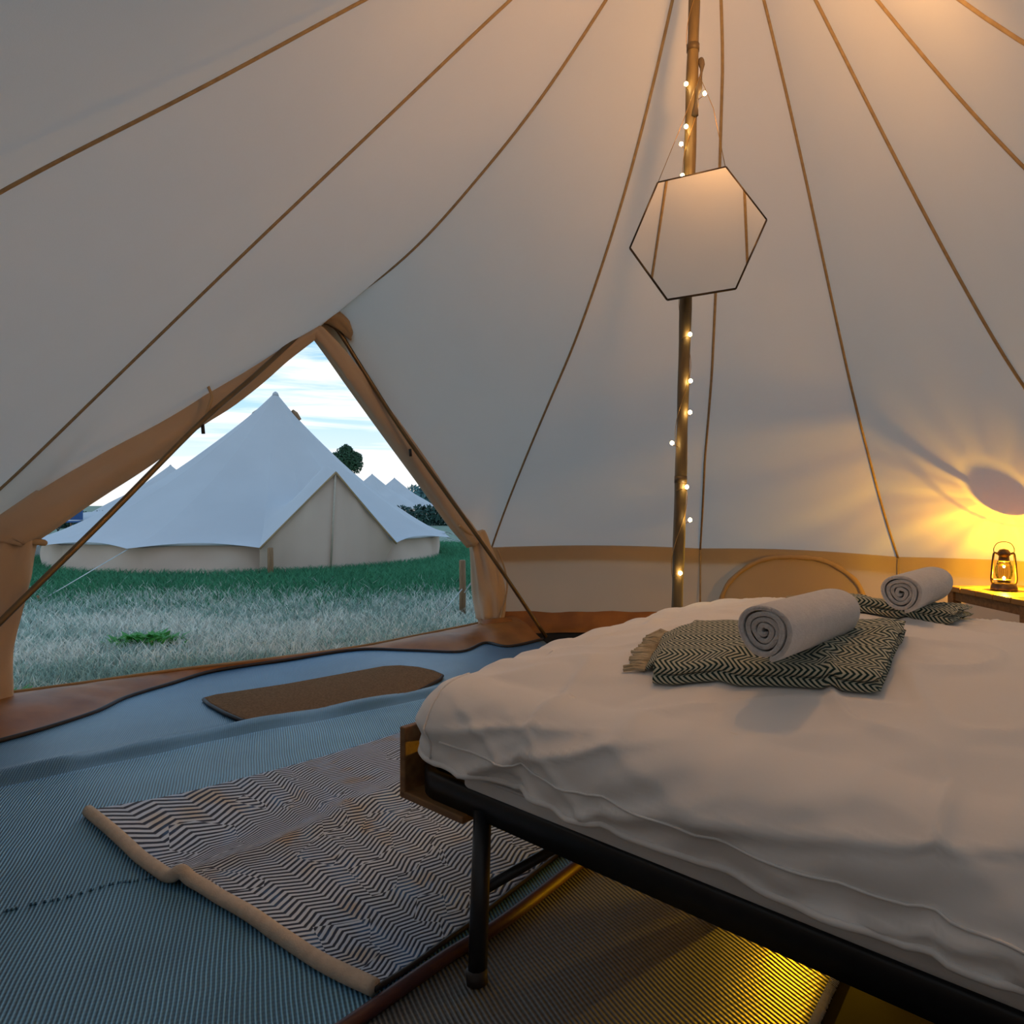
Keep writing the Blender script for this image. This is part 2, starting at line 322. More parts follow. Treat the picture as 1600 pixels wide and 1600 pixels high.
for i, k in enumerate(ORD):
    k2 = ORD[(i+1) % 12]; a, b = SC[k], SC[k2]; V = []; m = 13
    for j in range(NS):
        for q in range(m):
            s = q/(m-1); p = a[j]*(1-s)+b[j]*s
            bow = math.sin(PI*s)*math.sin(PI*min(1, j/(NS-1)*1.02))
            p = p+np.array([0, 0, -.020*bow])
            if j == 0 and (k, k2) not in (('B', 'C'), ('C', 'D')): p = p+np.array([0, 0, .018*math.sin(PI*s)])
            if k in EDGE and j < 12:
                p = p+(EDGE[k][int(round(s*59))]-(a[0]*(1-s)+b[0]*s))*(1-j/12)**2*min(1, s*14, (1-s)*4 if k == 'C' else 1)
            V.append(p-off)
    me('roof_panel', V, grid_faces(NS, m), roof_m, ceiling)
    d = SC[k].copy(); d[:, 2] -= .004
    tube('roof_seam', d-off, .0066, seam_m, ceiling, 8)
lathe('apex_cone', [(.085, -.06), (.075, -.02), (.05, .0), (.001, .01)], trim_m, ceiling)

def wall_top(k, k2, s):
    p = SC[k][0]*(1-s)+SC[k2][0]*s; return p+np.array([0, 0, .018*math.sin(PI*s)])
def wall_set(name, pairs, label):
    W = empty(name, tuple(SC[pairs[0][0]][0]*[1, 1, 0]), label=label, cat='tent wall', kind='structure'); o_ = SC[pairs[0][0]][0]*[1, 1, 0]
    for k, k2 in pairs:
        V = []; n = 25; m = 14
        cen = np.array([AX, AY, 0])
        for j in range(n):
            s = j/(n-1); t_ = wall_top(k, k2, s); rad = (t_-cen)*[1, 1, 0]; rad /= np.linalg.norm(rad)
            for q in range(m):
                h = q/(m-1); z = .02+(t_[2]-.02)*h
                wv = .012*noi(t_[0]*3+q*.1, t_[1]*3, h*1.5)*math.sin(PI*h)
                V.append(np.array([t_[0], t_[1], z])+rad*(.03*(1-h)+wv)-o_)
        me('wall_panel', V, grid_faces(n, m), wall_m, W)
        # outside valance that hangs below the eave and shades the top of the wall
        V = []
        for j in range(n):
            s = j/(n-1); t_ = wall_top(k, k2, s); rad = (t_-cen)*[1, 1, 0]; rad /= np.linalg.norm(rad)
            V += [t_-o_+rad*.004, t_+rad*.03+np.array([0, 0, -.02])-o_, t_+rad*.035+np.array([0, 0, -.10])-o_]
        me('valance', V, grid_faces(n, 3), trim_m, W)
        # tub edge of the groundsheet zipped to the wall
        V = []
        for j in range(n):
            s = j/(n-1); t_ = wall_top(k, k2, s); rad = (t_-cen)*[1, 1, 0]; rad /= np.linalg.norm(rad); b_ = t_*[1, 1, 0]
            for q, (ri, z) in enumerate([(.01, .125), (-.012, .10), (-.03, .05), (-.07, .018), (-.16, .006)]):
                wv = .015*noi(b_[0]*5, b_[1]*5, q*.7)
                V.append(b_+rad*(ri+wv)+np.array([0, 0, max(z+wv*.6, .004)])-o_)
        me('tub_edge', V, grid_faces(n, 5), lip_m, W)
        p0 = wall_top(k, k2, 0); tube('wall_seam', [p0*[1, 1, 0]+[0, 0, .12]-o_, p0*[1, 1, .98]+[0, 0, .0]-o_], .006, seam_m, W, 6)
    return W
wb = wall_set('wall_back', [('D', 'E'), ('E', 'F')], 'sand canvas back wall of the tent behind the bed')
wall_set('wall_right', [('F', 'G'), ('G', 'H'), ('H', 'I')], 'sand canvas wall behind the lantern table')
wall_set('wall_front', [('I', 'J'), ('J', 'K'), ('K', 'L')], 'sand canvas wall on the side of the viewer')
wall_set('wall_left', [('L', 'A'), ('A', 'B')], 'sand canvas wall left of the open doorway')
# arched window flap in the wall panel right of the pole
E0, F0 = SC['E'][0], SC['F'][0]; tdir = (F0-E0)*[1, 1, 0]; tdir /= np.linalg.norm(tdir); nin = np.array([-tdir[1], tdir[0], 0]);
if np.dot(nin, np.array([AX, AY, 0])-E0*[1, 1, 0]) < 0: nin = -nin
W1 = empty('window_1', tuple(E0*[1, 1, 0]+tdir*.58), label='arched zipped window flap in the sand back wall right of the pole', cat='window', kind='structure')
arch = catmull([(-.47, .06), (-.455, .16), (-.43, .24), (-.375, .36), (-.245, .478), (-.12, .535), (.0, .552), (.13, .552), (.236, .535), (.345, .478), (.43, .395), (.47, .26), (.475, .06)], 60)
tube('window_zip', [tdir*x+np.array([0, 0, z-.01])+nin*.012 for x, z in arch], .015, trim_m, W1, 8, lambda a, u: 1+.12*math.sin(u*80))
V = []
for x, z in arch:
    for q in range(8):
        h = q/7; V.append(tdir*x*(1-.0*h)+np.array([0, 0, .04+(z-.05)*(1-h)])+nin*(.006+.010*math.sin(PI*h)))
me('window_flap', V, grid_faces(60, 8), wall_m, W1)

# ------------------------------------------------------------------ floor of the tent
floor_pts = [SC[k][0][:2]*1.0 for k in ORD if k != 'C']
i_d = 2; fp = floor_pts[:2]+[np.array([-1.27, 3.98])]+floor_pts[2:]
fp = [np.array([AX, AY])+(p-np.array([AX, AY]))*1.005 for p in fp]
nf = len(fp); V = [(p[0], p[1], .0) for p in fp]+[(p[0], p[1], -.02) for p in fp]
F = [tuple(range(nf)), tuple(reversed(range(nf, 2*nf)))]+[(i, (i+1) % nf, (i+1) % nf+nf, i+nf) for i in range(nf)]
floor = fixn(me('floor', V, F, sheet_m, None, False)); tag(floor, 'dark groundsheet floor of the tent', 'floor', kind='structure')
thr = catmull([(-2.62, 2.73, .075), (-2.24, 3.08, .060), (-2.013, 3.29, .053), (-1.692, 3.586, .047), (-1.401, 3.854, .032), (-.948, 4.272, .020), (-.60, 4.595, .034), (-.25, 4.916, .053), (-.02, 5.02, .10)], 80)
lip = catmull([(-2.18, 2.20, .012), (-1.899, 2.611, .012), (-1.764, 2.94, .012), (-1.748, 3.189, .012), (-1.664, 3.435, .012), (-1.555, 3.694, .014), (-1.256, 3.948, .014), (-.93, 4.22, .014), (-.58, 4.20, .012), (-.30, 4.17, .012), (-.17, 4.42, .014), (-.02, 4.32, .012), (.2, 4.55, .012)], 80)
V = []
for i in range(80):
    for q in range(9):
        h = q/8; p = thr[i]*(1-h)+lip[i]*h; ln = np.linalg.norm(thr[i]-lip[i])
        z = p[2]+.05*min(1, ln*1.6)*math.sin(PI*min(1, h*1.15))*(.7+.6*noi(p[0]*2.2, p[1]*2.2, 1))+.012*noi(p[0]*9, p[1]*9, 3)*math.sin(PI*h)
        V.append((p[0], p[1], max(z, .008)))
me('threshold_lip', V, grid_faces(80, 9), lip_m, floor)
tube('lip_binding', lip+[0, 0, .004], .010, dark_m, floor, 6)
tube('threshold_hem', thr+[0, 0, .004], .007, trim_m, floor, 6)

# ------------------------------------------------------------------ doorway
door = empty('door_1', (-1.2, 4.0, 0), label='open A-frame tent doorway with tied back sand canvas flaps', cat='doorway', kind='structure')
DO = np.array([-1.2, 4.0, 0])
def pleat(k, amp, ph=0, ph2=3): return lambda a, u: 1+amp*math.sin(k*a+ph+u*ph2)+.5*amp*math.sin((k+2)*a-u*9)
def cloth_roll(name, pts, kk, amp, n=50, flat=None):
    c = catmull(pts, n); v, f = tube_data(c[:, :3]-DO, c[:, 3], 30, pleat(kk, amp)); return fixn(me(name, v, f, flap_m, door))
L2 = [(-1.141,3.999,1.856,0.036),(-1.270,3.880,1.722,0.049),(-1.375,3.783,1.598,0.058),(-1.500,3.667,1.463,0.067),(-1.618,3.559,1.346,0.068),(-1.728,3.457,1.217,0.075),(-1.833,3.360,1.111,0.086),(-1.932,3.269,1.013,0.086),(-2.003,3.203,0.944,0.087),(-2.104,3.110,0.835,0.088),(-2.175,3.044,0.759,0.083)]
cloth_roll('rolled_flap', [(-1.12, 4.03, 1.885, .026)]+L2+[(-2.185, 3.03, .72, .075)], 4, .10)
cloth_roll('gathered_jamb', [(-2.165, 3.067, .775, .080), (-2.18, 3.067, .70, .090), (-2.20, 3.048, .60, .100), (-2.214, 3.036, .472, .094), (-2.233, 3.018, .31, .088), (-2.25, 3.003, .177, .093), (-2.26, 3.0, .03, .10)], 5, .12)
cloth_roll('rolled_flap', [(-1.12, 4.03, 1.895, .028)]+[(-1.110,4.028,1.870,0.044),(-1.035,4.096,1.775,0.052),(-0.908,4.214,1.590,0.057),(-0.634,4.467,1.184,0.065),(-0.408,4.675,0.836,0.064),(-0.262,4.810,0.633,0.057)], 4, .10)
cloth_roll('gathered_jamb', [(-.245, 4.85, .70, .05), (-.23, 4.867, .63, .066), (-.187, 4.906, .432, .089), (-.161, 4.93, .25, .099), (-.153, 4.938, .092, .095), (-.165, 4.92, .03, .06)], 6, .14)
# cloth ties, toggles
tube('flap_tie', [np.array(p)-DO for p in [(-2.30, 2.93, .78), (-2.18, 2.965, .765), (-2.10, 3.03, .735), (-2.08, 3.13, .72), (-2.17, 3.17, .735)]], .014, trim_m, door, 8)
tube('flap_tie', catmull([np.array(p)-DO for p in [(-1.53, 3.52, 1.50), (-1.50, 3.49, 1.46), (-1.48, 3.47, 1.42), (-1.475, 3.43, 1.37), (-1.48, 3.40, 1.31)]], 14), .008, trim_m, door, 6)
tube('flap_tie', [np.array(p)-DO for p in [(-.345, 4.63, .745), (-.30, 4.70, .70), (-.235, 4.77, .655), (-.22, 4.84, .62)]], .010, trim_m, door, 6)
for p in [(-1.488, 3.385, 1.275), (-.63, 4.35, 1.23)]:
    tube('toggle', [np.array(p)-DO, np.array(p)-DO+[.004, 0, -.045]], .009, dark_m, door, 8)
# folded hood of cloth over the peak of the frame
cl = catmull([(-1.14, 4.05, 1.965, .03), (-1.06, 4.09, 1.985, .045), (-1.00, 4.11, 1.955, .05), (-.955, 4.14, 1.90, .035), (-.93, 4.16, 1.855, .02)], 16)
v, f = tube_data(cl[:, :3]-DO, cl[:, 3], 18, pleat(5, .16)); fixn(me('peak_hood', v, f, trim_m, door))
# cord hanging in the corner beside the right jamb
tube('door_cord', catmull([np.array(p)-DO for p in [(-.10, 4.84, .58), (-.045, 4.85, .42), (-.035, 4.85, .30), (-.07, 4.84, .14), (-.085, 4.80, .09)]], 18), .006, trim_m, door, 6)
cl = catmull([(-.20, 4.78, .085, .02), (-.14, 4.76, .075, .04), (-.07, 4.78, .08, .035), (.0, 4.80, .09, .015)], 12)
v, f = tube_data(cl[:, :3]-DO, cl[:, 3], 14, pleat(5, .2)); fixn(me('corner_knot', v, f, lip_m, door))
gp = [(-1.17, 4.07, 2.00), (-1.09, 4.16, 2.08), (-.98, 4.25, 2.03), (-.88, 4.33, 1.80), (-.80, 4.40, 1.55), (-.93, 4.25, 1.56), (-1.03, 4.14, 1.74), (-1.13, 4.07, 1.90)]
V = [np.array(p)-DO for p in gp]+[np.array(p)-DO+[-.012, .014, 0] for p in gp]
fixn(me('peak_gusset', V, [tuple(range(8)), tuple(reversed(range(8, 16)))]+[(i, (i+1) % 8, (i+1) % 8+8, i+8) for i in range(8)], trim_m, door, False))
tube('frame_pole', catmull([np.array(p)-DO for p in [(-1.10, 4.085, 1.952), (-1.055, 4.105, 1.935), (-1.005, 4.128, 1.885), (-.85, 4.195, 1.63), (-.624, 4.289, 1.27), (-.123, 4.499, .544), (.225, 4.645, .012)]], 40), .0125, afr_m, door, 10)
tube('frame_pole', catmull([np.array(p)-DO for p in [(-1.10, 4.085, 1.952), (-1.14, 4.01, 1.93), (-1.181, 3.937, 1.848), (-1.33, 3.657, 1.565), (-1.484, 3.366, 1.286), (-1.691, 2.976, .859), (-1.891, 2.6, .458), (-2.11, 2.19, .012)]], 40), .0125, afr_m, door, 10)

# ================================================================== OUTSIDE
def gz(x, y):
    t_ = min(max((y-5.2)/2.2, 0), 1); t_ = t_*t_*(3-2*t_); return -.035+.15*t_+.02*noi(x*.25, y*.25)*min(1, max(0, (y-5)/2))
xs = np.concatenate([np.linspace(-140, -20, 12, endpoint=False), np.linspace(-20, 12, 65), np.linspace(14, 80, 8)])
ys = np.concatenate([np.linspace(-30, 2, 10, endpoint=False), np.linspace(2, 16, 57), np.linspace(18, 160, 14)])
V = [(x, y, gz(x, y)) for x in xs for y in ys]
ground = me('ground', V, grid_faces(len(xs), len(ys)), soil_m); fixn(ground)
tag(ground, 'turf field outside the tent', 'ground', kind='structure')

def grass_field(name, n, reg, label):
    """blades as one mesh, colour per blade in an attribute"""
    u = np.random.rand(n); d = 3.0+(reg-3.0)*u**.80; x = (-.80+.84*np.random.rand(n))*d
    sd = (x+.246)*(-.678)+(d-4.92)*.735            # signed distance beyond the doorway line
    ok = (sd > .05) & (np.hypot(x+3.6, d-10) > 2.62) & (d > 3.12); x, d = x[ok], d[ok]; n = len(x)
    z0 = np.array([gz(a, b) for a, b in zip(x, d)])-.005
    pn = np.array([noi(a*.9, b*1.5, 4)+.5*noi(a*3.1, b*4.5, 9) for a, b in zip(x, d)])
    band = 1/(1+np.exp(-(d-6.15-.25*pn)*6))          # lush strip in front of the far tent
    dry = np.clip(.62+1.0*pn+.32*np.exp(-((d-5.2)/.55)**2)-.1, 0, 1)*(1-band)
    r = np.random.rand(n, 4)
    c_dry = np.array([.95, .91, .80]); c_mix = np.array([.42, .54, .46]); c_grn = np.array([.10, .32, .17])
    isdry = (r[:, 0] < dry*.85)[:, None]
    col = np.where(isdry, c_dry*(.6+.6*r[:, 1:2]), np.where((r[:, 2] < band)[:, None], c_grn, c_mix)*(.6+.8*r[:, 1:2]))
    h = (.035+.05*r[:, 3])*(1+.35*band); wd = .0022+.00035*d; az = np.random.rand(n)*2*PI; lean = h*(.25+.9*np.random.rand(n))
    la = np.random.rand(n)*2*PI
    ca, sa = np.cos(az)*wd, np.sin(az)*wd
    V = np.empty((n, 5, 3))
    V[:, 0] = np.stack([x-ca, d-sa, z0], 1); V[:, 1] = np.stack([x+ca, d+sa, z0], 1)
    mx_, my_ = x+np.cos(la)*lean*.35, d+np.sin(la)*lean*.35
    V[:, 2] = np.stack([mx_+ca*.8, my_+sa*.8, z0+h*.6], 1); V[:, 3] = np.stack([mx_-ca*.8, my_-sa*.8, z0+h*.6], 1)
    V[:, 4] = np.stack([x+np.cos(la)*lean, d+np.sin(la)*lean, z0+h], 1)
    m = bpy.data.meshes.new(name); m.vertices.add(n*5); m.vertices.foreach_set('co', V.ravel())
    m.loops.add(n*7); m.polygons.add(n*2); b = (np.arange(n)*5)[:, None]
    li = np.concatenate([b+np.array([0, 1, 2, 3]), b+np.array([3, 2, 4])], 1).astype(np.int32)
    m.loops.foreach_set('vertex_index', li.ravel())
    st = np.stack([np.arange(n)*7, np.arange(n)*7+4], 1).astype(np.int32).ravel()
    m.polygons.foreach_set('loop_start', st)
    a = m.color_attributes.new('blade_colour', 'FLOAT_COLOR', 'POINT'); cc = np.ones((n, 5, 4)); cc[:, :, :3] = col[:, None, :]
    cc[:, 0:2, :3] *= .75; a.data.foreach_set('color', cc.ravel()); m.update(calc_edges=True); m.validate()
    ob = link(bpy.data.objects.new(name, m)); m.materials.append(grass_m); return tag(ob, label, 'grass', kind='stuff')
grass_m, t, o = mat('grass_blades'); at = nd(t, 'ShaderNodeAttribute', attribute_name='blade_colour')
dd = nd(t, 'ShaderNodeBsdfDiffuse', {'Color': at.outputs['Color']}); tt = nd(t, 'ShaderNodeBsdfTranslucent', {'Color': at.outputs['Color']})
mxs = nd(t, 'ShaderNodeMixShader', {0: .3, 1: dd.outputs[0], 2: tt.outputs[0]}); t.links.new(mxs.outputs[0], o.inputs[0])
grass_field('grass', 210000, 13.0, 'short dry and teal green grass outside the doorway')

def weed(x, y, n, s, label):
    mb = MB(); z = gz(x, y)
    for _ in range(n):
        a = random.random()*2*PI; l = s*(.5+.6*random.random()); bx, by = x+random.gauss(0, s*.75), y+random.gauss(0, s*.45)
        w_ = l*.16; p = np.array([bx, by, z]); dv = np.array([math.cos(a), math.sin(a), 0]); sv = np.array([-dv[1], dv[0], 0])*w_
        q1 = p+dv*l*.35+[0, 0, l*.55]; q2 = p+dv*l*.8+[0, 0, l*.75]
        mb.add([p-sv*.4, p+sv*.4, q1+sv, q1-sv, q2], [(0, 1, 2, 3), (3, 2, 4)])
    o_ = mb.build('weed_clump', weed_m, None, False); return tag(o_, label, 'weeds', kind='stuff')
weed_m = solid('weed_leaf', (.11, .42, .08), (.07, .28, .05), .6, 20, trans=.25)
weed(-2.36, 4.56, 150, .12, 'bright green weed clump in the grass below the large pale tent')
weed(-2.31, 3.28, 60, .08, 'low green weed at the foot of the left door flap')

def bell_tent(label, cx, cy, bz, ap, prof, wall_r, wall_h, azs, door_i=None, apex_r=2.85, apex_z=1.25, n=22, group=None, ropes=True):
    """canvas bell tent: prof = (radius, height above base) from eave to tip"""
    T = empty('bell_tent', (cx, cy, bz), label=label, cat='tent', group=group)
    O = np.array([cx, cy, bz]); curves = []
    for i, az in enumerate(azs):
        a = math.radians(az); pr = list(prof)
        if door_i is not None and i == door_i: pr = [(apex_r, apex_z-bz), (2.3, apex_z-bz+.05), (1.6, prof[2][1]*.78+apex_z*.14)]+[q for q in prof if q[0] < 1.2]
        c = catmull(pr, n); out = []
        for r, z in c:
            k = 1-min(1, r/prof[0][0]); out.append(np.array([r*math.sin(a)+(ap[0]-cx)*k, r*math.cos(a)+(ap[1]-cy)*k, z]))
        curves.append(np.array(out))
    N = len(azs)
    for i in range(N):
        a, b = curves[i], curves[(i+1) % N]; V = []; m = 9; near_door = door_i is not None and (i == door_i or (i+1) % N == door_i)
        for j in range(n):
            for q in range(m):
                s = q/(m-1); p = a[j]*(1-s)+b[j]*s
                if j == 0 and not near_door: p = p+np.array([0, 0, .05*math.sin(PI*s)])*[1, 1, 1]-np.append((a[0]*(1-s)+b[0]*s)[:2]*.035*math.sin(PI*s), 0)
                V.append(p)
        me('roof_panel', V, grid_faces(n, m), out_roof_m, T)
        # walls
        a1, a2 = math.radians(azs[i]), math.radians(azs[(i+1) % N]); V = []
        if near_door:
            c0 = i+1 if (i+1) % N == door_i else i; c0 %= N; o0 = i if c0 != i else (i+1) % N
            for s in np.linspace(0, 1, 12):
                aa = math.radians(azs[c0])*(1-s)+math.radians(azs[o0])*s
                base = np.array([math.sin(aa), math.cos(aa), 0])*(wall_r+.12*(1-s))
                top = curves[c0][0]*(1-s)+curves[o0][0]*s; top = top*np.array([.985, .985, 1])-[0, 0, .01]
                for h in np.linspace(0, 1, 6): V.append(base*(1-h)+top*h+np.array([0, 0, .0])+np.append(base[:2]/wall_r*.012*math.sin(s*16+h*2), 0))
            me('door_panel', V, grid_faces(12, 6), out_wall_m, T)
        else:
            for s in np.linspace(0, 1, 12):
                aa = a1*(1-s)+(a2 if a2 > a1 else a2+2*PI)*s
                for h in np.linspace(0, 1, 6):
                    rr = wall_r*(1+.012*math.sin(s*3*PI)*math.sin(PI*h)); V.append((rr*math.sin(aa), rr*math.cos(aa), wall_h*h+.03*h*math.sin(PI*s)))
            me('wall_panel', V, grid_faces(12, 6), out_wall_m, T)
        if ropes:
            e0 = curves[i][0]; dv = np.array([math.sin(a1), math.cos(a1), 0])
            if not (door_i is not None and abs(i-door_i) < 2):
                end = dv*(prof[0][0]+1.15); end[2] = gz(cx+end[0], cy+end[1])-bz+.02
                tube('guy_rope', [e0*[.985, .985, 1], end], .0045, rope_m, T, 5)
                tube('tent_peg', [end+[0, 0, .06], end-dv*.06-[0, 0, .05]], .010, post_m, T, 5)
    if door_i is not None:
        dc = curves[door_i][0]; bdir = dc*[1, 1, 0]/np.linalg.norm(dc[:2]); b0 = bdir*(wall_r+.13)
        tube('door_zip', [b0+bdir*.015+[0, 0, .01], dc*[.99, .99, 1]+bdir*.012-[0, 0, .03]], .012, cream_m, T, 6)
        for q in (-1, 1):
            e1 = curves[(door_i+q) % N][0]
            tube('porch_frame', catmull([dc*[1.0, 1.0, 1]-[0, 0, .012], (dc+e1)/2*[.995, .995, 1]-[0, 0, .012], e1-[0, 0, .012]], 8), .012, trim_m, T, 6)
    # vent caps near the tip
    tip = np.array([ap[0]-cx, ap[1]-cy, 0])
    if ropes:
        for az in (78, 282):
            a = math.radians(az); zf = lambda r: np.interp(r, [p[0] for p in prof[::-1]], [p[1] for p in prof[::-1]])
            pt = lambda r, up: tip*(1-r/prof[0][0])+np.array([r*math.sin(a), r*math.cos(a), zf(r)+up])
            v, f = tube_data([pt(.25, .025), pt(.30, .03), pt(.36, .0)], [.02, .036, .03], 10)
            fixn(me('vent_cap', v, f, post_m, T))
    lathe('tip_cap', [(.05, -.03), (.035, .01), (.008, .03)], out_roof_m, T, 10, (tip[0], tip[1], prof[-1][1]))
    return T
PR = [(2.80, .31), (2.45, .41), (1.9, .72), (1.25, 1.17), (.70, 1.64), (.30, 2.02), (.02, 2.33)]
azm = [127, 144, 160]+[160+27.25*i for i in range(1, 12)]
bell_tent('large pale bell tent facing the open doorway across the grass', -3.6, 10.0, .115, (-3.36, 10.0), PR, 2.55, .300, azm, 1, 2.85, 1.24)
PR2 = [(2.75, .55), (2.0, 1.02), (1.3, 1.42), (.7, 1.86), (.02, 2.42)]
far_az = [i*30 for i in range(12)]
bell_tent('distant bell tent left of the large pale tent behind its roof', -13.1, 27.0, -.10, (-13.1, 27.0), PR2, 2.55, .60, far_az, ropes=False)
bell_tent('distant bell tent just right of the large tent, left of two tips', -7.55, 38.0, .0, (-7.55, 38.0), PR2, 2.55, .60, far_az, ropes=False)
bell_tent('farthest bell tent right of the large tent, its tip lowest of two', -7.35, 44.0, .0, (-7.35, 44.0), PR2, 2.55, .60, far_az, ropes=False)
# low awning roof beside the left distant tent
aw = empty('awning', (-9.2, 15.5, 0), label='low white awning at the left edge beside the large pale tent', cat='awning')
for q in range(2):
    y0 = 0 if q == 0 else 1.1
    V = []
    for s in np.linspace(0, 1, 10):
        for h in np.linspace(0, 1, 5): V.append((-1.2+2.6*s, y0+1.1*h, .42+.36*s+.22*(h if q == 0 else 1-h)-.05*math.sin(PI*s)))
    me('awning_panel', V, grid_faces(10, 5), out_roof_m, aw)
for px_ in (-1.2, 1.4):
    tube('awning_pole', [(px_, 1.1, .05), (px_, 1.1, .64+(.36 if px_ > 0 else 0))], .02, post_m, aw, 8)

def stake(x, y, ztop, r, label):
    z0 = gz(x, y)-.03; T = empty('wooden_stake', (x, y, z0), label=label, cat='stake')
    tube('post', [(0, 0, 0), (.003, 0, (ztop-z0)*.5), (0, 0, ztop-z0-.01), (0, 0, ztop-z0)], [r, r*1.02, r, r*.85], post_m, T, 10)
    return T
stake(-2.50, 7.28, .433, .031, 'brown wooden stake standing before the porch of the large tent')
s2 = stake(-.40, 5.67, .436, .026, 'weathered wooden stake beside the right door jamb')
tube('rope_loop', [(0.02, -.03, .22), (.10, -.05, .34), (.32, -.12, .62)], .005, rope_m, s2, 5)
tube('rope_loop', [(0, -.03, .25), (-.10, -.10, .13), (-.22, -.2, .03)], .004, rope_m, s2, 5)
bxo = empty('utility_box', (-6.45, 9.45, gz(-6.45, 9.45)), label='small white box on the grass among guy ropes at left', cat='box')
box('box_body', (0, 0, .13), (.17, .12, .26), white_m, bxo, .008); box('box_lid', (0, 0, .275), (.19, .14, .03), white_m, bxo, .006)

def crown(name, blobs, nleaf, ls, m_, parent, squash=1):
    mb = MB()
    for _ in range(nleaf):
        cx, cy, cz, r = random.choice(blobs); u = np.random.randn(3); u /= np.linalg.norm(u); rr = r*(.55+.45*random.random()**.5)
        p = np.array([cx, cy, cz])+u*rr*[1, 1, squash]; a = np.random.randn(3); a /= np.linalg.norm(a); b = np.cross(u, a); b /= max(np.linalg.norm(b), 1e-6)
        l = ls*(.6+.8*random.random()); mb.add([p-a*l, p+b*l*.5, p+a*l, p-b*l*.5], [(0, 1, 2, 3)])
    return mb.build(name, m_, parent, False)
tr = empty('tree', (-16.6, 70, 0), label='round green tree standing beyond the roof of the large tent', cat='tree')
tube('trunk', [(0, 0, -.2), (.05, 0, 1.6), (.0, 0, 3.4), (.1, 0, 5.2)], [.22, .18, .14, .06], bark_m, tr, 8)
for q in ((-.9, .1, 4.6), (.9, -.1, 4.5), (.3, .5, 5.0)): tube('branch', [(0, 0, 3.0), (q[0]*.5, q[1]*.5, 3.9), q], [.10, .07, .03], bark_m, tr, 6)
crown('foliage', [(-.75, 0, 4.9, 1.05), (.65, 0, 4.7, 1.15), (0, .2, 5.3, 1.2), (-.2, -.4, 4.5, 1.1), (.9, .2, 5.2, .8), (-1.1, .2, 5.2, .65), (.1, 0, 6.0, .65), (.1, 0, 5.0, 1.3)], 6500, .13, leaf_m, tr)
tl = empty('tree', (-8.0, 62, 0), label='broad hazy teal tree beyond the far tents at right', cat='tree')
tube('trunk', [(0, 0, -.2), (0, 0, 1.2)], [.2, .1], bark_m, tl, 8)
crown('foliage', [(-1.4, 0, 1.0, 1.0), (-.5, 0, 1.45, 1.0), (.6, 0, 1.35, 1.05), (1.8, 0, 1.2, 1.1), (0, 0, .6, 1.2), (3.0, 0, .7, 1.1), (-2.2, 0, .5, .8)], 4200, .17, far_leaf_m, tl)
def hedge(x, y, ln, h, label):
    T = empty('hedge', (x, y, gz(x, y)), label=label, cat='hedge')
    bl = [(-ln/2+ln*i/11+random.uniform(-.1, .1), random.uniform(-.2, .2), h*.45*random.uniform(.8, 1.1), h*.55) for i in range(12)]
    crown('foliage', bl, int(1900*ln/3), .085, dark_leaf_m, T)
hedge(-2.6, 24.0, 5.0, .75, 'dark green hedge at the field edge right of the large tent')
hedge(-15.8, 21.5, 6.5, .50, 'dark green hedge at the field edge left of the large tent')
cz_ = empty('folding_chair', (-9.6, 15.2, .1), label='small blue folding chair under the white awning', cat='chair')
box('seat', (0, 0, .38), (.42, .40, .03), blue_m, cz_, .006); box('backrest', (0, .2, .60), (.42, .03, .36), blue_m, cz_, .006)
for sx in (-1, 1):
    tube('leg', [(.2*sx, -.18, 0), (.2*sx, .18, .38)], .012, black_m, cz_, 6); tube('leg', [(.2*sx, .18, 0), (.2*sx, -.18, .38)], .012, black_m, cz_, 6)

# ================================================================== MATTING ON THE FLOOR
ML = np.array([(-2.12, 1.77), (-1.589, 2.185), (-1.463, 2.298), (-1.18, 2.531), (-.979, 2.691), (-.827, 2.799), (-.552, 3.034), (.25, 3.72)])   # edge where the near mat overlaps the entrance mat
def ml_at(s): return catmull(ML, 60)[min(59, int(s*59))]
MLc = catmull(ML, 60)
nrm = np.array([-.634, .774])                       # points from that edge towards the door
def ent(s, t_):
    p = MLc[int(round(s*59))]-nrm*.18
    far = np.interp(s, np.linspace(0, 1, 80), lip[:, 0]), np.interp(s, np.linspace(0, 1, 80), lip[:, 1])
    q = p*(1-t_)+np.array(far)*t_
    dist = (q-MLc[int(round(s*59))])@nrm
    fold = .034*math.exp(-((dist-.10)/.065)**2)*(1-max(0, (s-.72)/.28))*(.8+.5*noi(s*9, 2, 0))
    return (q[0], q[1], .011+fold+.004*noi(q[0]*3, q[1]*3, 5))
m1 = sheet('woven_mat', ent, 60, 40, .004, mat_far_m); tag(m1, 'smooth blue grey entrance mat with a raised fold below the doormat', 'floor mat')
BU = np.array([(-.62, .78), (-.42, 1.01), (-.261, 1.199), (-.131, 1.355), (-.017, 1.476), (.176, 1.729), (.45, 2.09), (.75, 2.46)])
BUc = catmull(BU, 60)
def near_z(x, y): return .016+.010*noi(x*1.6+3, y*1.6, 1)+.004*noi(x*4, y*4, 2)
def nearm(s, t_):
    a = MLc[int(round(s*59))]; b = BUc[int(round(s*59))]
    q = a*(1-t_)+b*t_; return (q[0], q[1], max(.0165, near_z(q[0], q[1])))
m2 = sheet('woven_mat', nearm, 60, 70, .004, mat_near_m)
tag(m2, 'large blue grey ribbed mat with burgundy binding beneath the chevron rug', 'floor mat')
tube('binding', [(p[0], p[1], .022) for p in BUc], .0135, burg_m, m2, 8)
stl = catmull([(-1.5, 1.23), (-1.101, 1.514), (-.999, 1.57), (-.919, 1.631), (-.844, 1.658), (-.6, 1.83)], 50)
mbs = MB()
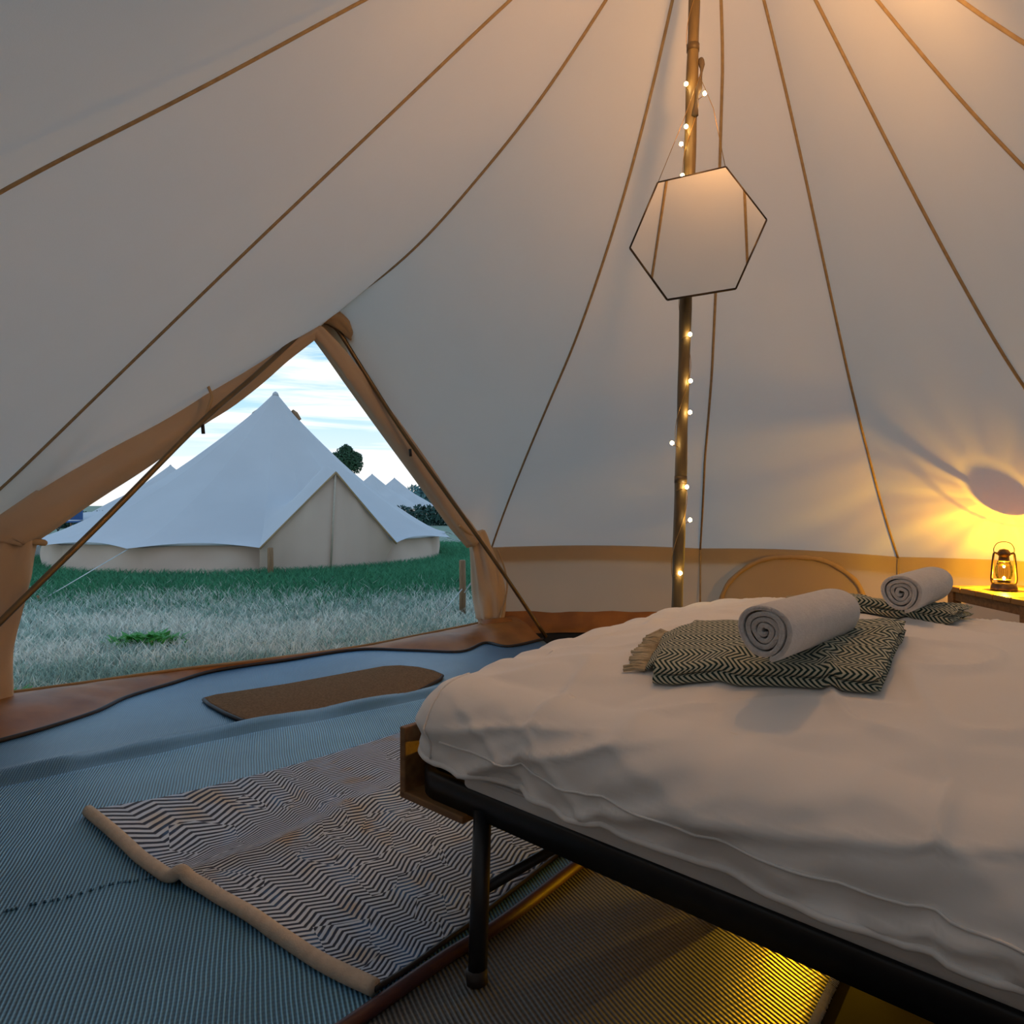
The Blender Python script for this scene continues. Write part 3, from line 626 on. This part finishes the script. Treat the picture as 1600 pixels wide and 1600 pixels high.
for i in range(49):
    if i % 2 == 0: mbs.tube([(stl[i][0], stl[i][1], max(.017, near_z(*stl[i]))+.002), (stl[i+1][0], stl[i+1][1], max(.017, near_z(*stl[i+1]))+.002)], .0035, 5)
tag(mbs.build('stitched_seam', mat_near_m, m2), kind='stuff')
RE = catmull([(.20, .80), (.40, 1.055), (.502, 1.188), (.595, 1.308), (.86, 1.65), (1.25, 2.15)], 40)
def rightm(s, t_):
    a = catmull(BU-np.array([.10, -.07]), 40)[int(round(s*39))]; b = RE[int(round(s*39))]; q = a*(1-t_)+b*t_
    return (q[0], q[1], .0095+.010*max(0, noi(q[0]*3, q[1]*3, 7))*min(1, max(0, (t_-.2)*4)))
m3 = sheet('woven_mat', rightm, 40, 40, .004, mat_right_m); tag(m3, 'grey ribbed mat under the bed right of the burgundy binding', 'floor mat')
mbs = MB()
for i in range(0, 300):
    u = i/300*39; k = int(u); p = RE[k]*(1-(u-k))+RE[min(39, k+1)]*(u-k)
    mbs.tube([(p[0]-.004, p[1]+.003, .0125), (p[0]+.004, p[1]-.003, .011), (p[0]+.008, p[1]-.006+.004*random.random(), .006)], .0011, 4)
tag(mbs.build('fringe', rope_m, m3), kind='stuff')

# chevron rug
nearE = catmull([(-1.195, 1.985), (-.88, 1.698), (-.787, 1.632), (-.713, 1.60), (-.533, 1.467), (-.364, 1.335), (-.246, 1.26)], 90)
LE = catmull([(-1.195, 1.985), (-.874, 2.195), (-.699, 2.367), (-.393, 2.704), (-.21, 2.91)], 70)
RI = catmull([(-.246, 1.26), (-.088, 1.462), (.131, 1.773), (.345, 2.06)], 70)
def rug_f(s, t_):
    j = t_*69; k = int(j); k2 = min(69, k+1); fr = j-k
    a = LE[k]*(1-fr)+LE[k2]*fr; b = RI[k]*(1-fr)+RI[k2]*fr
    q = a*(1-s)+b*s; ne = nearE[int(round(s*89))]-(nearE[0]*(1-s)+nearE[-1]*s); q = q+ne*max(0, 1-t_*2.2)
    z = max(.0165, near_z(q[0], q[1]))+.011
    z += .020*math.exp(-((s-.40)/.055)**2)*(1-.5*t_)+.006*max(0, noi(s*5, t_*6, 8))+.008*math.exp(-(t_/.06)**2)*(.5+.8*abs(noi(s*7, 1, 4)))
    return (q[0], q[1], z)
rug = sheet('chevron_rug', rug_f, 90, 110, .008, rug_m, None, (1.18, 1.20))
tag(rug, 'cream and navy chevron woven rug with a rolled cream end', 'rug')
tube('rolled_hem', [(p[0], p[1], rug_f(i/89, 0)[2]-.001) for i, p in enumerate(nearE)], .0155, cream_m, rug, 10, lambda a, u: 1+.05*math.sin(3*a+u*14))
tube('rug_edge', [np.array(rug_f(1, i/69))-[0, 0, .003] for i in range(70)], .0055, dark_m, rug, 6)

# coir doormat with clipped corners
DM = [(-1.377, 3.143), (-1.32, 3.065), (-1.20, 2.94), (-1.09, 2.838), (-1.029, 2.825), (-.867, 2.89), (-.656, 3.02), (-.444, 3.259), (-.357, 3.50), (-.352, 3.572), (-.41, 3.66), (-.50, 3.735), (-.60, 3.77), (-.68, 3.752), (-1.085, 3.38), (-1.35, 3.19)]
nD = len(DM); dmz = .030; cD = np.mean(np.array(DM), axis=0)
def sm(s_, z): return [(cD[0]+(x-cD[0])*s_, cD[1]+(y-cD[1])*s_, z) for x, y in DM]
V = sm(1, .014)+sm(1.0, dmz-.005)+sm(.985, dmz)+sm(.5, dmz+.001)+[(cD[0], cD[1], dmz+.001)]
F = grid_faces(4, nD, True)+[(3*nD+i, 3*nD+(i+1) % nD, 4*nD) for i in range(nD)]+[tuple(reversed(range(nD)))]
dm = fixn(me('doormat', V, F, coir_m, None, False)); tag(dm, 'brown coir doormat with clipped corners inside the doorway', 'doormat')
tube('rubber_edge', [(x, y, .020) for x, y in DM+DM[:1]], .0085, dark_m, dm, 6)

# ================================================================== BED
BO = np.array([-.196, 1.516, 0]); BANG = math.atan2(-.674, .738)       # foot corner nearest the viewer; +x runs to the head, +y across
BU_, BV_ = np.array([math.cos(BANG), math.sin(BANG)]), np.array([-math.sin(BANG), math.cos(BANG)])
def bl(x, y): d_ = np.array([x, y])-BO[:2]; return d_@BU_, d_@BV_
BL, BW = 1.95, 1.40
bed = empty('bed_frame', tuple(BO), BANG, 'black metal bed frame with plank foot standing on the mats', 'bed frame')
ring = []
rc = .07; RX = -.032
for (cx, cy, a0) in ((RX+rc, rc, PI), (BL-rc, rc, 1.5*PI), (BL-rc, BW-rc, 0), (RX+rc, BW-rc, .5*PI)):
    for i in range(9): a = a0+i/8*PI/2; ring.append((cx+rc*math.cos(a), cy+rc*math.sin(a)))
nR = len(ring); cR = np.array([BL/2, BW/2])
def rail_z(x): return .024*math.exp(-max(x, 0)/.33)
V = []
for x, y in ring:
    d_ = np.array([x-min(max(x, RX+rc), BL-rc), y-min(max(y, rc), BW-rc)]); l = np.linalg.norm(d_); d_ = d_/l if l > 0 else d_
    zz = rail_z(x)
    for off_, z in ((0, .25), (0, .298), (-.004, .305), (-.02, .305), (-.024, .299), (-.024, .25)):
        V.append((x+d_[0]*off_, y+d_[1]*off_, z+zz))
F = [(i*6+j, ((i+1) % nR)*6+j, ((i+1) % nR)*6+(j+1) % 6, i*6+(j+1) % 6) for i in range(nR) for j in range(6)]
fixn(me('side_rail', V, F, black_m, bed, True))
tube('rail_lip', [(x, .004, .296+rail_z(x)) for x in np.linspace(.08, BL-.08, 30)], .004, black_m, bed, 6)
for (x, y, fx, fy) in ((.175, .012, .240, -.068), (.175, BW-.012, .240, BW+.05), (BL-.2, .022, BL-.22, -.02), (BL-.2, BW-.022, BL-.22, BW+.02)):
    lg = tube('leg', [(x, y, .285), (fx, fy, .014)], .0185, black_m, bed, 10)
    tube('leg_foot', [(fx-.002, fy, .034), (fx, fy, .011)], .0205, dark_m, lg, 10)
for y in (.44, BW-.12): tube('leg', [(.475, y, .27), (.475, y, .012)], .026, black_m, bed, 10)
for x in (.187, BL-.21):
    tube('leg_brace', [(x, .0, .135), (x, BW, .135)], .011, black_m, bed, 8)
for i in range(11):
    x = .26+i*.155; box('slat', (x, BW/2, .292), (.07, BW-.06, .012), wood_m, bed, .003)
box('center_beam', (BL/2, BW/2, .268), (BL-.06, .035, .03), black_m, bed, .003)
box('foot_plank', (.045, BW/2, .263), (.20, BW+.03, .016), wood_m, bed, .003)
box('foot_board', (-.0455, BW/2, .335), (.018, BW+.03, .15), wood_m, bed, .003)
mb = MB(); mb.add([(.10, .03, .305), (.16, .028, .305), (.15, .03, .372), (.125, .03, .375), (.10, .055, .305), (.16, .055, .305), (.15, .055, .372), (.125, .055, .375)], [(0, 1, 2, 3), (7, 6, 5, 4), (0, 4, 5, 1), (1, 5, 6, 2), (2, 6, 7, 3), (3, 7, 4, 0)])
fixn(mb.build('corner_bracket', black_m, bed, False))
for x in (1.28, 1.42): tube('rail_bolt', [(x, -.010, .272), (x, .004, .272)], .009, frame_m, bed, 8)

# mattress
mo = empty('mattress', tuple(BO), BANG, 'white mattress on the black bed frame under the duvet', 'mattress')
def rbox(name, x0, x1, y0, y1, z0, z1, r, m_, parent, n=5, jit=0):
    v, f = box_data((x0+x1)/2, (y0+y1)/2, (z0+z1)/2, x1-x0, y1-y0, z1-z0); o_ = me(name, v, f, m_, parent, True)
    b = bmesh.new(); b.from_mesh(o_.data); bmesh.ops.bevel(b, geom=list(b.edges), offset=r, segments=n, affect='EDGES', profile=.5)
    bmesh.ops.recalc_face_normals(b, faces=b.faces); b.to_mesh(o_.data); b.free()
    o_.data.polygons.foreach_set('use_smooth', [True]*len(o_.data.polygons)); return o_
rbox('mattress_body', .12, BL-.02, .002, BW-.004, .3065, .475, .022, matt_m, mo)
tube('mattress_piping', [(x, .001, .352) for x in np.linspace(.17, BL-.07, 20)], .004, matt_m, mo, 6)

# duvet: cloth with rounded hanging edges
R_D = .13; A0, B0, B1 = .10, .095, 1.305; EM = R_D*PI/2+.035
def top_z(a, b):
    e = min(a-A0, b-B0, B1-b); e = max(0, e)
    q = min(max(b/.8, 0), 1); z = .520+.058*(1-math.exp(-e/.24))+.046*q*q*(3-2*q)
    z += .007*noi(a*5, b*5, 1)+.006*noi(a*2.2+b*1.6, b*2.2-a, 3)
    c2 = noi(a*1.6+b*4.0+.6*noi(a*2, b*2, 6), a*4.2-b*1.2, 21); z += .010*max(0, 1-abs(c2)*8)
    cre = noi(a*3.0-b*5.5, a*2+b*1.0, 8); z += .006*max(0, 1-abs(cre)*7)
    return z
def duvet_pt(ca, cb):
    dx = max(0, A0-ca); dy = (B0-cb) if cb < B0 else ((B1-cb) if cb > B1 else 0)
    ux, uy = min(1, dx/EM), min(1, abs(dy)/EM)
    mx_ = ux*math.sqrt(1-uy*uy/2); my_ = uy*math.sqrt(1-ux*ux/2); e = EM*math.hypot(mx_, my_)
    a, b = max(ca, A0), min(max(cb, B0), B1)
    z = top_z(a, b)
    if e < 1e-6: return (a, b, z)
    l = math.hypot(mx_, my_); nx, ny = -mx_/l, -my_/l*(1 if dy > 0 else -1)
    th = min(e/R_D, PI/2); out = R_D*math.sin(th); dn = R_D*(1-math.cos(th))+max(0, e-R_D*PI/2)
    sl = 2+((a-A0) if (dy > 0 and uy > ux) else (-(b-B0) if dy >= 0 or ux > uy else -(B1-B0)-(a-A0)))
    k = e/EM
    bul = .016*math.sin(PI*min(1, k*1.05))
    fold = k*(.017*noi(sl*6.0+1.5*k, k*1.2, 2)+.019*max(0, 1-abs(noi(sl*3.4+k*2.0, k*1.2+sl*.6, 31))*6)+.012*noi(sl*13+4*k, k*2, 5)+.010*max(0, 1-abs(noi(sl*4.5-k*1.6, k*.8, 11))*6))
    o_ = out+bul+fold
    dn -= .018*k*noi(sl*3.0, 4, 9)+.012*k
    if dy > 0: dn += .004*k*min(1, max(0, (a-.05)/.9))           # the near hem drops towards the head
    return (a+nx*o_, b+ny*o_, z-dn)
NA, NB = 230, 190
ga = np.linspace(A0-EM, BL-.02, NA); gb = np.linspace(B0-EM, B1+EM, NB)
V = [duvet_pt(a, b) for a in ga for b in gb]
dv = empty('duvet', tuple(BO), BANG, 'rumpled white duvet spread over the bed', 'duvet')
me('duvet_cover', V, [tuple(reversed(f)) for f in grid_faces(NA, NB)], duvet_m, dv); fixn(dv.children[0])
# underside so the cover has body
V2 = [(x+ (.012 if x < A0 else 0), y+(.012 if y < B0 else (-.012 if y > B1 else 0)), z-(.012 if (A0 < x and B0 < y < B1) else 0)) for x, y, z in V]
me('duvet_lining', V2, grid_faces(NA, NB), duvet_m, dv)
hem = [duvet_pt(a, B0-EM) for a in np.linspace(A0, BL-.02, 120)]
tube('hem', [duvet_pt(A0-EM, b) for b in np.linspace(B1, B0, 60)]+[duvet_pt(A0-EM, B0-i/12*EM) for i in range(1, 12)]+[duvet_pt(A0-EM+i/12*EM, B0-EM) for i in range(1, 12)]+hem, .0055, duvet_m, dv, 8)
hl = [np.array(duvet_pt(a, B0-EM*.80))+[0, -.002, 0] for a in np.linspace(A0+.01, BL-.03, 120)]
tube('hem_seam', hl, .0022, duvet_m, dv, 6)
tube('corner_seam', [np.array(duvet_pt(A0-.035, B0-e_))-[.002, .002, 0] for e_ in np.linspace(0, EM*.97, 30)], .0025, duvet_m, dv, 6)
tube('corner_seam', [np.array(duvet_pt(A0-EM*.66, b_))-[.002, 0, 0] for b_ in np.linspace(B0-.04, .7, 40)], .0022, duvet_m, dv, 6)
def bed_top(x, y): a, b = bl(x, y); return duvet_pt(a, b)[2]

# ------------------------------------------------------------------ throws and towels on the duvet
def throw(label, fl, fr, br, blk, ztop_extra, group):
    fl, fr, br, blk = map(np.array, (fl, fr, br, blk)); T = empty('folded_throw', ((fl+fr)[0]/2, (fl+fr)[1]/2, 0), label=label, cat='throw', group=group)
    o_ = np.array([(fl+fr)[0]/2, (fl+fr)[1]/2]); wd = np.linalg.norm(fr-fl); dp = np.linalg.norm(blk-fl)
    def pos(s, t_): return (fl*(1-s)+fr*s)*(1-t_)+(blk*(1-s)+br*s)*t_
    th = .018
    for li, (nm, z0, ins) in enumerate((('lower_fold', .003, 0.0), ('upper_fold', .003+th, .006))):
        ns, ntt = 40, 44; V = []; uv = []
        for i in range(ns):
            s = i/(ns-1)
            for j in range(ntt):
                # around the section: top from back to front, round the nose, underneath to the back
                u = j/(ntt-1)
                if u < .42: tt_ = 1-u/.42; zz = th
                elif u < .58: q = (u-.42)/.16; tt_ = -math.sin(q*PI)*.030; zz = th*(.5+.5*math.cos(q*PI))
                else: tt_ = (u-.58)/.42; zz = 0
                ee = min(1, (1-s)*wd/.025); ee2 = min(1, (1-max(tt_, 0))*dp/.05)
                edge = math.sqrt(max(0, 1-(1-ee)**2))*math.sqrt(max(.05, 1-(1-ee2)**2)); zz = th/2+(zz-th/2)*max(.08, edge)
                p = pos(s*(1-ins*.3), max(tt_, -.06)*(1-ins*2)+ins*1.5)
                wob = .004*noi(p[0]*14, p[1]*14, li*3)
                bz_ = bed_top(*(p if True else p)); V.append((p[0]-o_[0], p[1]-o_[1], bz_+z0+zz+wob*(1 if zz > th*.5 else .0)))
                arc = (1-tt_)*dp if u < .42 else (dp+(u-.42)/.16*.035 if u < .58 else dp+.035+tt_*dp)
                uv.append((s*wd, arc+li*.018))
        fixn(me(nm, V, grid_faces(ns, ntt), throw_m, T, True, uv))
    # loose end with tassels on the left
    def tail(s, t_):
        ang = (fl-fr)/wd; p = pos(0, .10+.86*t_)+ang*(.055*(1-s))*(.5+.6*t_); return (p[0]-o_[0], p[1]-o_[1], bed_top(*p)+.010+.024*s+.004*noi(p[0]*20, p[1]*20))
    sheet('tail_end', tail, 8, 24, .006, throw_m, T, (.09, dp*.86))
    mbf = MB()
    for i in range(46):
        t_ = i/45; q = np.array(tail(0, t_)); ang = (fl-fr)/wd; l = random.uniform(.030, .05); sd = np.array([ang[1], -ang[0]])*random.uniform(-.012, .012)
        e1 = q[:2]+ang*l*.5+sd*.4; e2 = q[:2]+ang*l+sd
        mbf.tube([q-[0, 0, .004], (e1[0], e1[1], bed_top(*(e1+o_))+.008), (e2[0], e2[1], bed_top(*(e2+o_))+.005)], .0036, 5)
    tag(mbf.build('fringe', fringe_m, T), kind='stuff')
    return T
G1 = 'folded throws on the bed'
throw('nearer folded green and cream herringbone throw with tasselled end on the duvet', (.275, 1.365), (.63, 1.20), (.815, 1.455), (.43, 1.64), 0, G1)
throw('farther folded herringbone throw on the duvet, partly behind the nearer towel', (.78, 1.86), (1.035, 1.645), (1.22, 1.86), (.93, 2.08), 0, G1)

def towel(label, c0, c1, r, zc, group, ph=0):
    c0, c1 = np.array(c0), np.array(c1); ax_ = c1-c0; L = np.linalg.norm(ax_); T = empty('rolled_towel', (c0[0], c0[1], zc), math.atan2(ax_[1], ax_[0]), label, 'towel', group)
    turns = 4.2; n = 220; th0 = .80
    def rad(u): return r*(.13+.87*u)
    pitch = r*.87/turns
    def prof(u, inner):
        a = ph+u*turns*2*PI; rr = rad(u)-(pitch*th0 if inner else 0)+.0042*noi(a*.75, u*7, ph)*(1-.7*u); rr = max(rr, .001)
        wob = 1+.05*math.sin(2*a+1+ph)*(1-u)+.03*math.sin(3*a)
        x, y = rr*math.cos(a)*wob, rr*math.sin(a)*wob
        return x*1.03, y*.97
    V = []; F = []
    ends = (0.0, .012, L*.5, L-.012, L)
    us = np.linspace(0, 1, n)
    for ei, xx in enumerate(ends):
        for u in us:
            for inner in (0, 1):
                jx = .010*noi(u*6+ei, ph, 2)*(1 if ei < 2 else (.8 if ei > 2 else 0))+ (.012*(1-u) if ei == 0 else 0)
                y, z = prof(u, inner); k = .985 if ei in (0, 4) else 1.0
                V.append((xx+jx, y*k, z*k))
    m_ = 2*n
    for ei in range(4):
        for i in range(n-1):
            for inner in (0, 1):
                a = ei*m_+i*2+inner; b = a+2; F.append((a, b, b+m_, a+m_))
        F.append((ei*m_, ei*m_+1, ei*m_+m_+1, ei*m_+m_)); e_ = (n-1)*2
        F.append((ei*m_+e_, ei*m_+e_+1, ei*m_+m_+e_+1, ei*m_+m_+e_))
    body = fixn(me('towel_roll', V, F, towel_m, T))
    for side, xx in ((0, .0), (1, L)):
        V = []; F = []; b0 = 0
        for u in us:
            for inner in (0, .5, 1):
                jx = .010*noi(u*6+(0 if side == 0 else 4), ph, 2)*(1 if side == 0 else .8)+(.012*(1-u) if side == 0 else 0)
                y0, z0 = prof(u, 0); y1, z1 = prof(u, 1); q = inner; bulge = (-.004 if side == 0 else .004)*(1 if inner == .5 else 0)
                V.append((xx+jx+bulge, (y0*(1-q)+y1*q)*.985, (z0*(1-q)+z1*q)*.985))
        for i in range(n-1):
            for q in (0, 1): F.append((b0+i*3+q, b0+i*3+q+1, b0+(i+1)*3+q+1, b0+(i+1)*3+q))
        fixn(me('folded_edge', V, F, towel_edge_m, T))
    return T
G2 = 'rolled towels on the bed'
zt1 = bed_top(.55, 1.38)+.040; zt2 = bed_top(1.0, 1.80)+.040
towel('nearer rolled white towel on the green herringbone throw', (.428, 1.205), (.66, 1.445), .053, zt1+.044, G2, 3.15)
towel('farther rolled white towel on the second throw near the lantern table', (.90, 1.635), (1.115, 1.865), .048, zt2+.045, G2, 3.2)

# ================================================================== CENTRE POLE AND WHAT HANGS ON IT
PY = 2.48
def pole_x(z): return .5663+.0285*z
pole = empty('centre_pole', (pole_x(0), PY, 0), label='brown wooden centre pole of the tent behind the bed', cat='pole')
PX = pole_x(0)
zs = np.linspace(.012, AZ-.02, 60)
tube('pole_shaft', [(pole_x(z)-PX, 0, z) for z in zs], [.0205+.0008*math.sin(z*9)-.0008*math.sin(z*23) for z in zs], pole_m, pole, 16)
for z in (.98, 1.72, 2.50): tube('pole_joint', [(pole_x(z-.012)-PX, 0, z-.012), (pole_x(z+.012)-PX, 0, z+.012)], .0222, joint_m, pole, 16)
tube('pole_foot', [(0, 0, .0), (0, 0, .02)], [.045, .035], joint_m, pole, 14)
cl = catmull([(.028, -.004, 2.46), (.030, -.012, 2.42), (.022, -.016, 2.36), (.012, -.022, 2.31), (.008, -.024, 2.25)], 14)
for i, c in enumerate(cl): c[0] += pole_x(c[2])-PX
tube('pole_hook_cord', cl, [.008+.004*math.sin(i*1.1) for i in range(14)], bark_m, pole, 8)

fl_ = empty('fairy_lights', (PX, PY, 0), label='warm fairy light string wound around the centre pole', cat='fairy lights')
BUL = [(.591, 2.354), (.654, 2.321), (.591, 2.206), (.574, 2.145), (.578, 2.036), (.604, 1.484), (.606, 1.322), (.604, 1.213), (.543, 1.106), (.593, .954), (.604, .839), (.571, .654), (.61, 2.75), (.66, 2.95), (.62, 3.08)]
pts = []
zc = np.linspace(.50, 3.12, 260)
for z in zc: a = z*13.5; pts.append((pole_x(z)-PX+.0235*math.cos(a), .0235*math.sin(a), z))
tube('wire', pts, .0011, wire_m, fl_, 5)
for x, z in BUL:
    y = -.034
    w0 = (pole_x(z)-PX+(.018 if x > pole_x(z) else -.018), -.016, z-.012)
    x = x*1.024; b = tube('bulb', [(x-PX, y, z-.007), (x-PX, y, z-.0035), (x-PX, y, z+.0035), (x-PX, y, z+.007)], [.002, .0062, .0062, .002], bulb_m, fl_, 8)
    tube('bulb_lead', [w0, (x-PX, y, z-.005)], .0011, wire_m, b, 5)

HX = [(.489, 1.973), (.71, 2.011), (.841, 1.831), (.744, 1.61), (.521, 1.582), (.397, 1.76)]
hc = np.array(HX).mean(0); MY = 2.352
mir = empty('hanging_mirror', (hc[0], MY, hc[1]), label='hexagonal mirror with thin dark frame hung on the pole', cat='mirror')
mir.rotation_euler = (math.radians(2.0), 0, math.radians(-7.7))
hv = [(x-hc[0], z-hc[1]) for x, z in HX]
V = [(x*.985, -.004, z*.985) for x, z in hv]+[(x*.985, .004, z*.985) for x, z in hv]
me('mirror_glass', V, [tuple(range(6))]+[tuple(reversed(range(6, 12)))]+[(i, (i+1) % 6, (i+1) % 6+6, i+6) for i in range(6)], mir_m, mir, False); fixn(mir.children[0])
mb = MB()
for i in range(6):
    a, b = hv[i], hv[(i+1) % 6]; mb.add(*box_data(0, 0, 0, 1, 1, 1)) if False else mb.tube([(a[0], 0, a[1]), (b[0], 0, b[1])], .0036, 6)
mb.build('mirror_frame', frame_m, mir)
V = [(x*.95, .006, z*.95) for x, z in hv]+[(x*.95, .012, z*.95) for x, z in hv]
fixn(me('backing_board', V, [tuple(reversed(range(6))), tuple(range(6, 12))]+[(i, (i+1) % 6, (i+1) % 6+6, i+6) for i in range(6)], joint_m, mir, False))
for sx in (0, 1):
    tube('hanging_wire', [(hv[sx][0], .006, hv[sx][1]), (hv[sx][0]*.45+.012, .012, hv[sx][1]+.20), (.018, .085, hv[sx][1]*.0+.565)], .0012, wire_m, mir, 5)

# ================================================================== BEDSIDE TABLE AND LANTERN
tb = empty('bedside_table', (2.22, 3.02, 0), math.radians(0), 'low slatted wooden table with a lantern beyond the bed', 'table')
for i in range(5): box('top_board', (.225, .058+i*.118, .462), (.45, .112, .026), table_m, tb, .003)
for x in (.03, .42):
    for y in (.05, .56): box('leg', (x, y, .225), (.045, .045, .448), wood_m, tb, .004)
for y in (.05, .56): box('apron', (.225, y, .425), (.36, .022, .045), wood_m, tb, .003)
for x in (.03, .42): box('apron', (x, .305, .425), (.022, .465, .045), wood_m, tb, .003)
def lamp(name, loc, power, col, r, parent=None):
    l = bpy.data.lights.new(name, 'POINT'); l.energy = power; l.color = col; l.shadow_soft_size = r
    o_ = bpy.data.objects.new(name, l); o_.location = loc; return link(o_, parent)
def lantern(loc, rz, label, power):
    ln = empty('hurricane_lantern', loc, rz, label, 'lantern')
    lathe('fuel_tank', [(.054, .0), (.056, .004), (.055, .012), (.050, .030), (.040, .038), (.022, .043)], brass_m, ln)
    lathe('burner', [(.022, .040), (.024, .044), (.016, .050), (.006, .056)], brass_m, ln)
    lathe('globe_plate', [(.028, .046), (.031, .048), (.029, .051), (.02, .052)], brass_m, ln)
    v_ = [(.026, .051), (.034, .070), (.037, .095), (.034, .115), (.028, .132), (.026, .140)]
    k = 32; V = [(r*math.cos(2*PI*j/k), r*math.sin(2*PI*j/k), z) for r, z in v_ for j in range(k)]; me('glass_globe', V, grid_faces(6, k, True), glass_m, ln)
    lathe('flame', [(.002, .054), (.006, .057), (.007, .060), (.004, .064), (.001, .067)], flame_m, ln, 12)
    lathe('upper_glow', [(.001, .108), (.005, .111), (.005, .117), (.001, .121)], flame_m, ln, 10)
    lathe('chimney_cap', [(.022, .139), (.0235, .142), (.0225, .150), (.021, .165), (.027, .170), (.027, .182), (.018, .196), (.004, .200)], brass_m, ln)
    for sx in (-1, 1):
        tube('side_tube', catmull([(.046*sx, 0, .028), (.052*sx, 0, .05), (.050*sx, 0, .09), (.045*sx, 0, .150), (.040*sx, 0, .178), (.028*sx, 0, .176)], 24), .0052, brass_m, ln, 8)
    for z, rr in ((.122, .0335),):
        tube('globe_guard', [(rr*math.cos(a), rr*math.sin(a), z) for a in np.linspace(0, 2*PI, 30)], .0011, brass_m, ln, 5)
    tube('bail_handle', catmull([(.040, 0, .176), (.042, 0, .20), (.028, 0, .226), (0, 0, .234), (-.028, 0, .226), (-.042, 0, .20), (-.040, 0, .176)], 24), .0018, brass_m, ln, 6)
    tube('wick_knob', [(-.02, -.012, .052), (-.052, -.03, .054), (-.058, -.034, .054)], [.0018, .0018, .007], brass_m, ln, 8)
    lamp('lantern_light', (0, 0, .076), power, (1.0, .54, .010), .003, ln)
lantern((2.376, 3.40, .476), math.radians(-20), 'lit brass hurricane lantern glowing on the wooden table', 25)
q_ = BO[:2]+.56*BU_+.80*BV_
lantern((q_[0], q_[1], .012), .4, 'added unseen lantern beneath the bed that lights the floor mat', 8.5)  # unseen lantern added under the bed to throw yellow light on the mat

# warm pendant lamp over the bed head, above the picture
pl = empty('pendant_lamp', (.70, 1.88, 2.43), label='small warm pendant lamp in an upturned dish hung beside the pole under the tent peak', cat='lamp')
lathe('shade_holder', [(.02, .10), (.024, .12), (.012, .15)], brass_m, pl, 16)
lathe('lamp_bulb', [(.004, -.02), (.030, .0), (.036, .03), (.028, .06), (.014, .095)], emit('pendant_glow', (1, .66, .30), 9), pl, 20)
tube('lamp_cord', [(0, 0, .14), (0, .0, .30)], .004, dark_m, pl, 6)
dish = catmull([(.004, -.112), (.03, -.110), (.052, -.100), (.060, -.088), (.058, -.087), (.048, -.095), (.03, -.102), (.004, -.104)], 30)
lathe('dish_shade', [tuple(p) for p in dish], frost_m, pl, 32)
for k_ in range(3):
    a_ = k_*2*PI/3; tube('dish_chain', [(.058*math.cos(a_), .058*math.sin(a_), -.088), (.035*math.cos(a_), .035*math.sin(a_), .06)], .0015, brass_m, pl, 5)
lamp('pendant_light', (.0, 0, -.036), 17, (1.0, .50, .16), .045, pl)
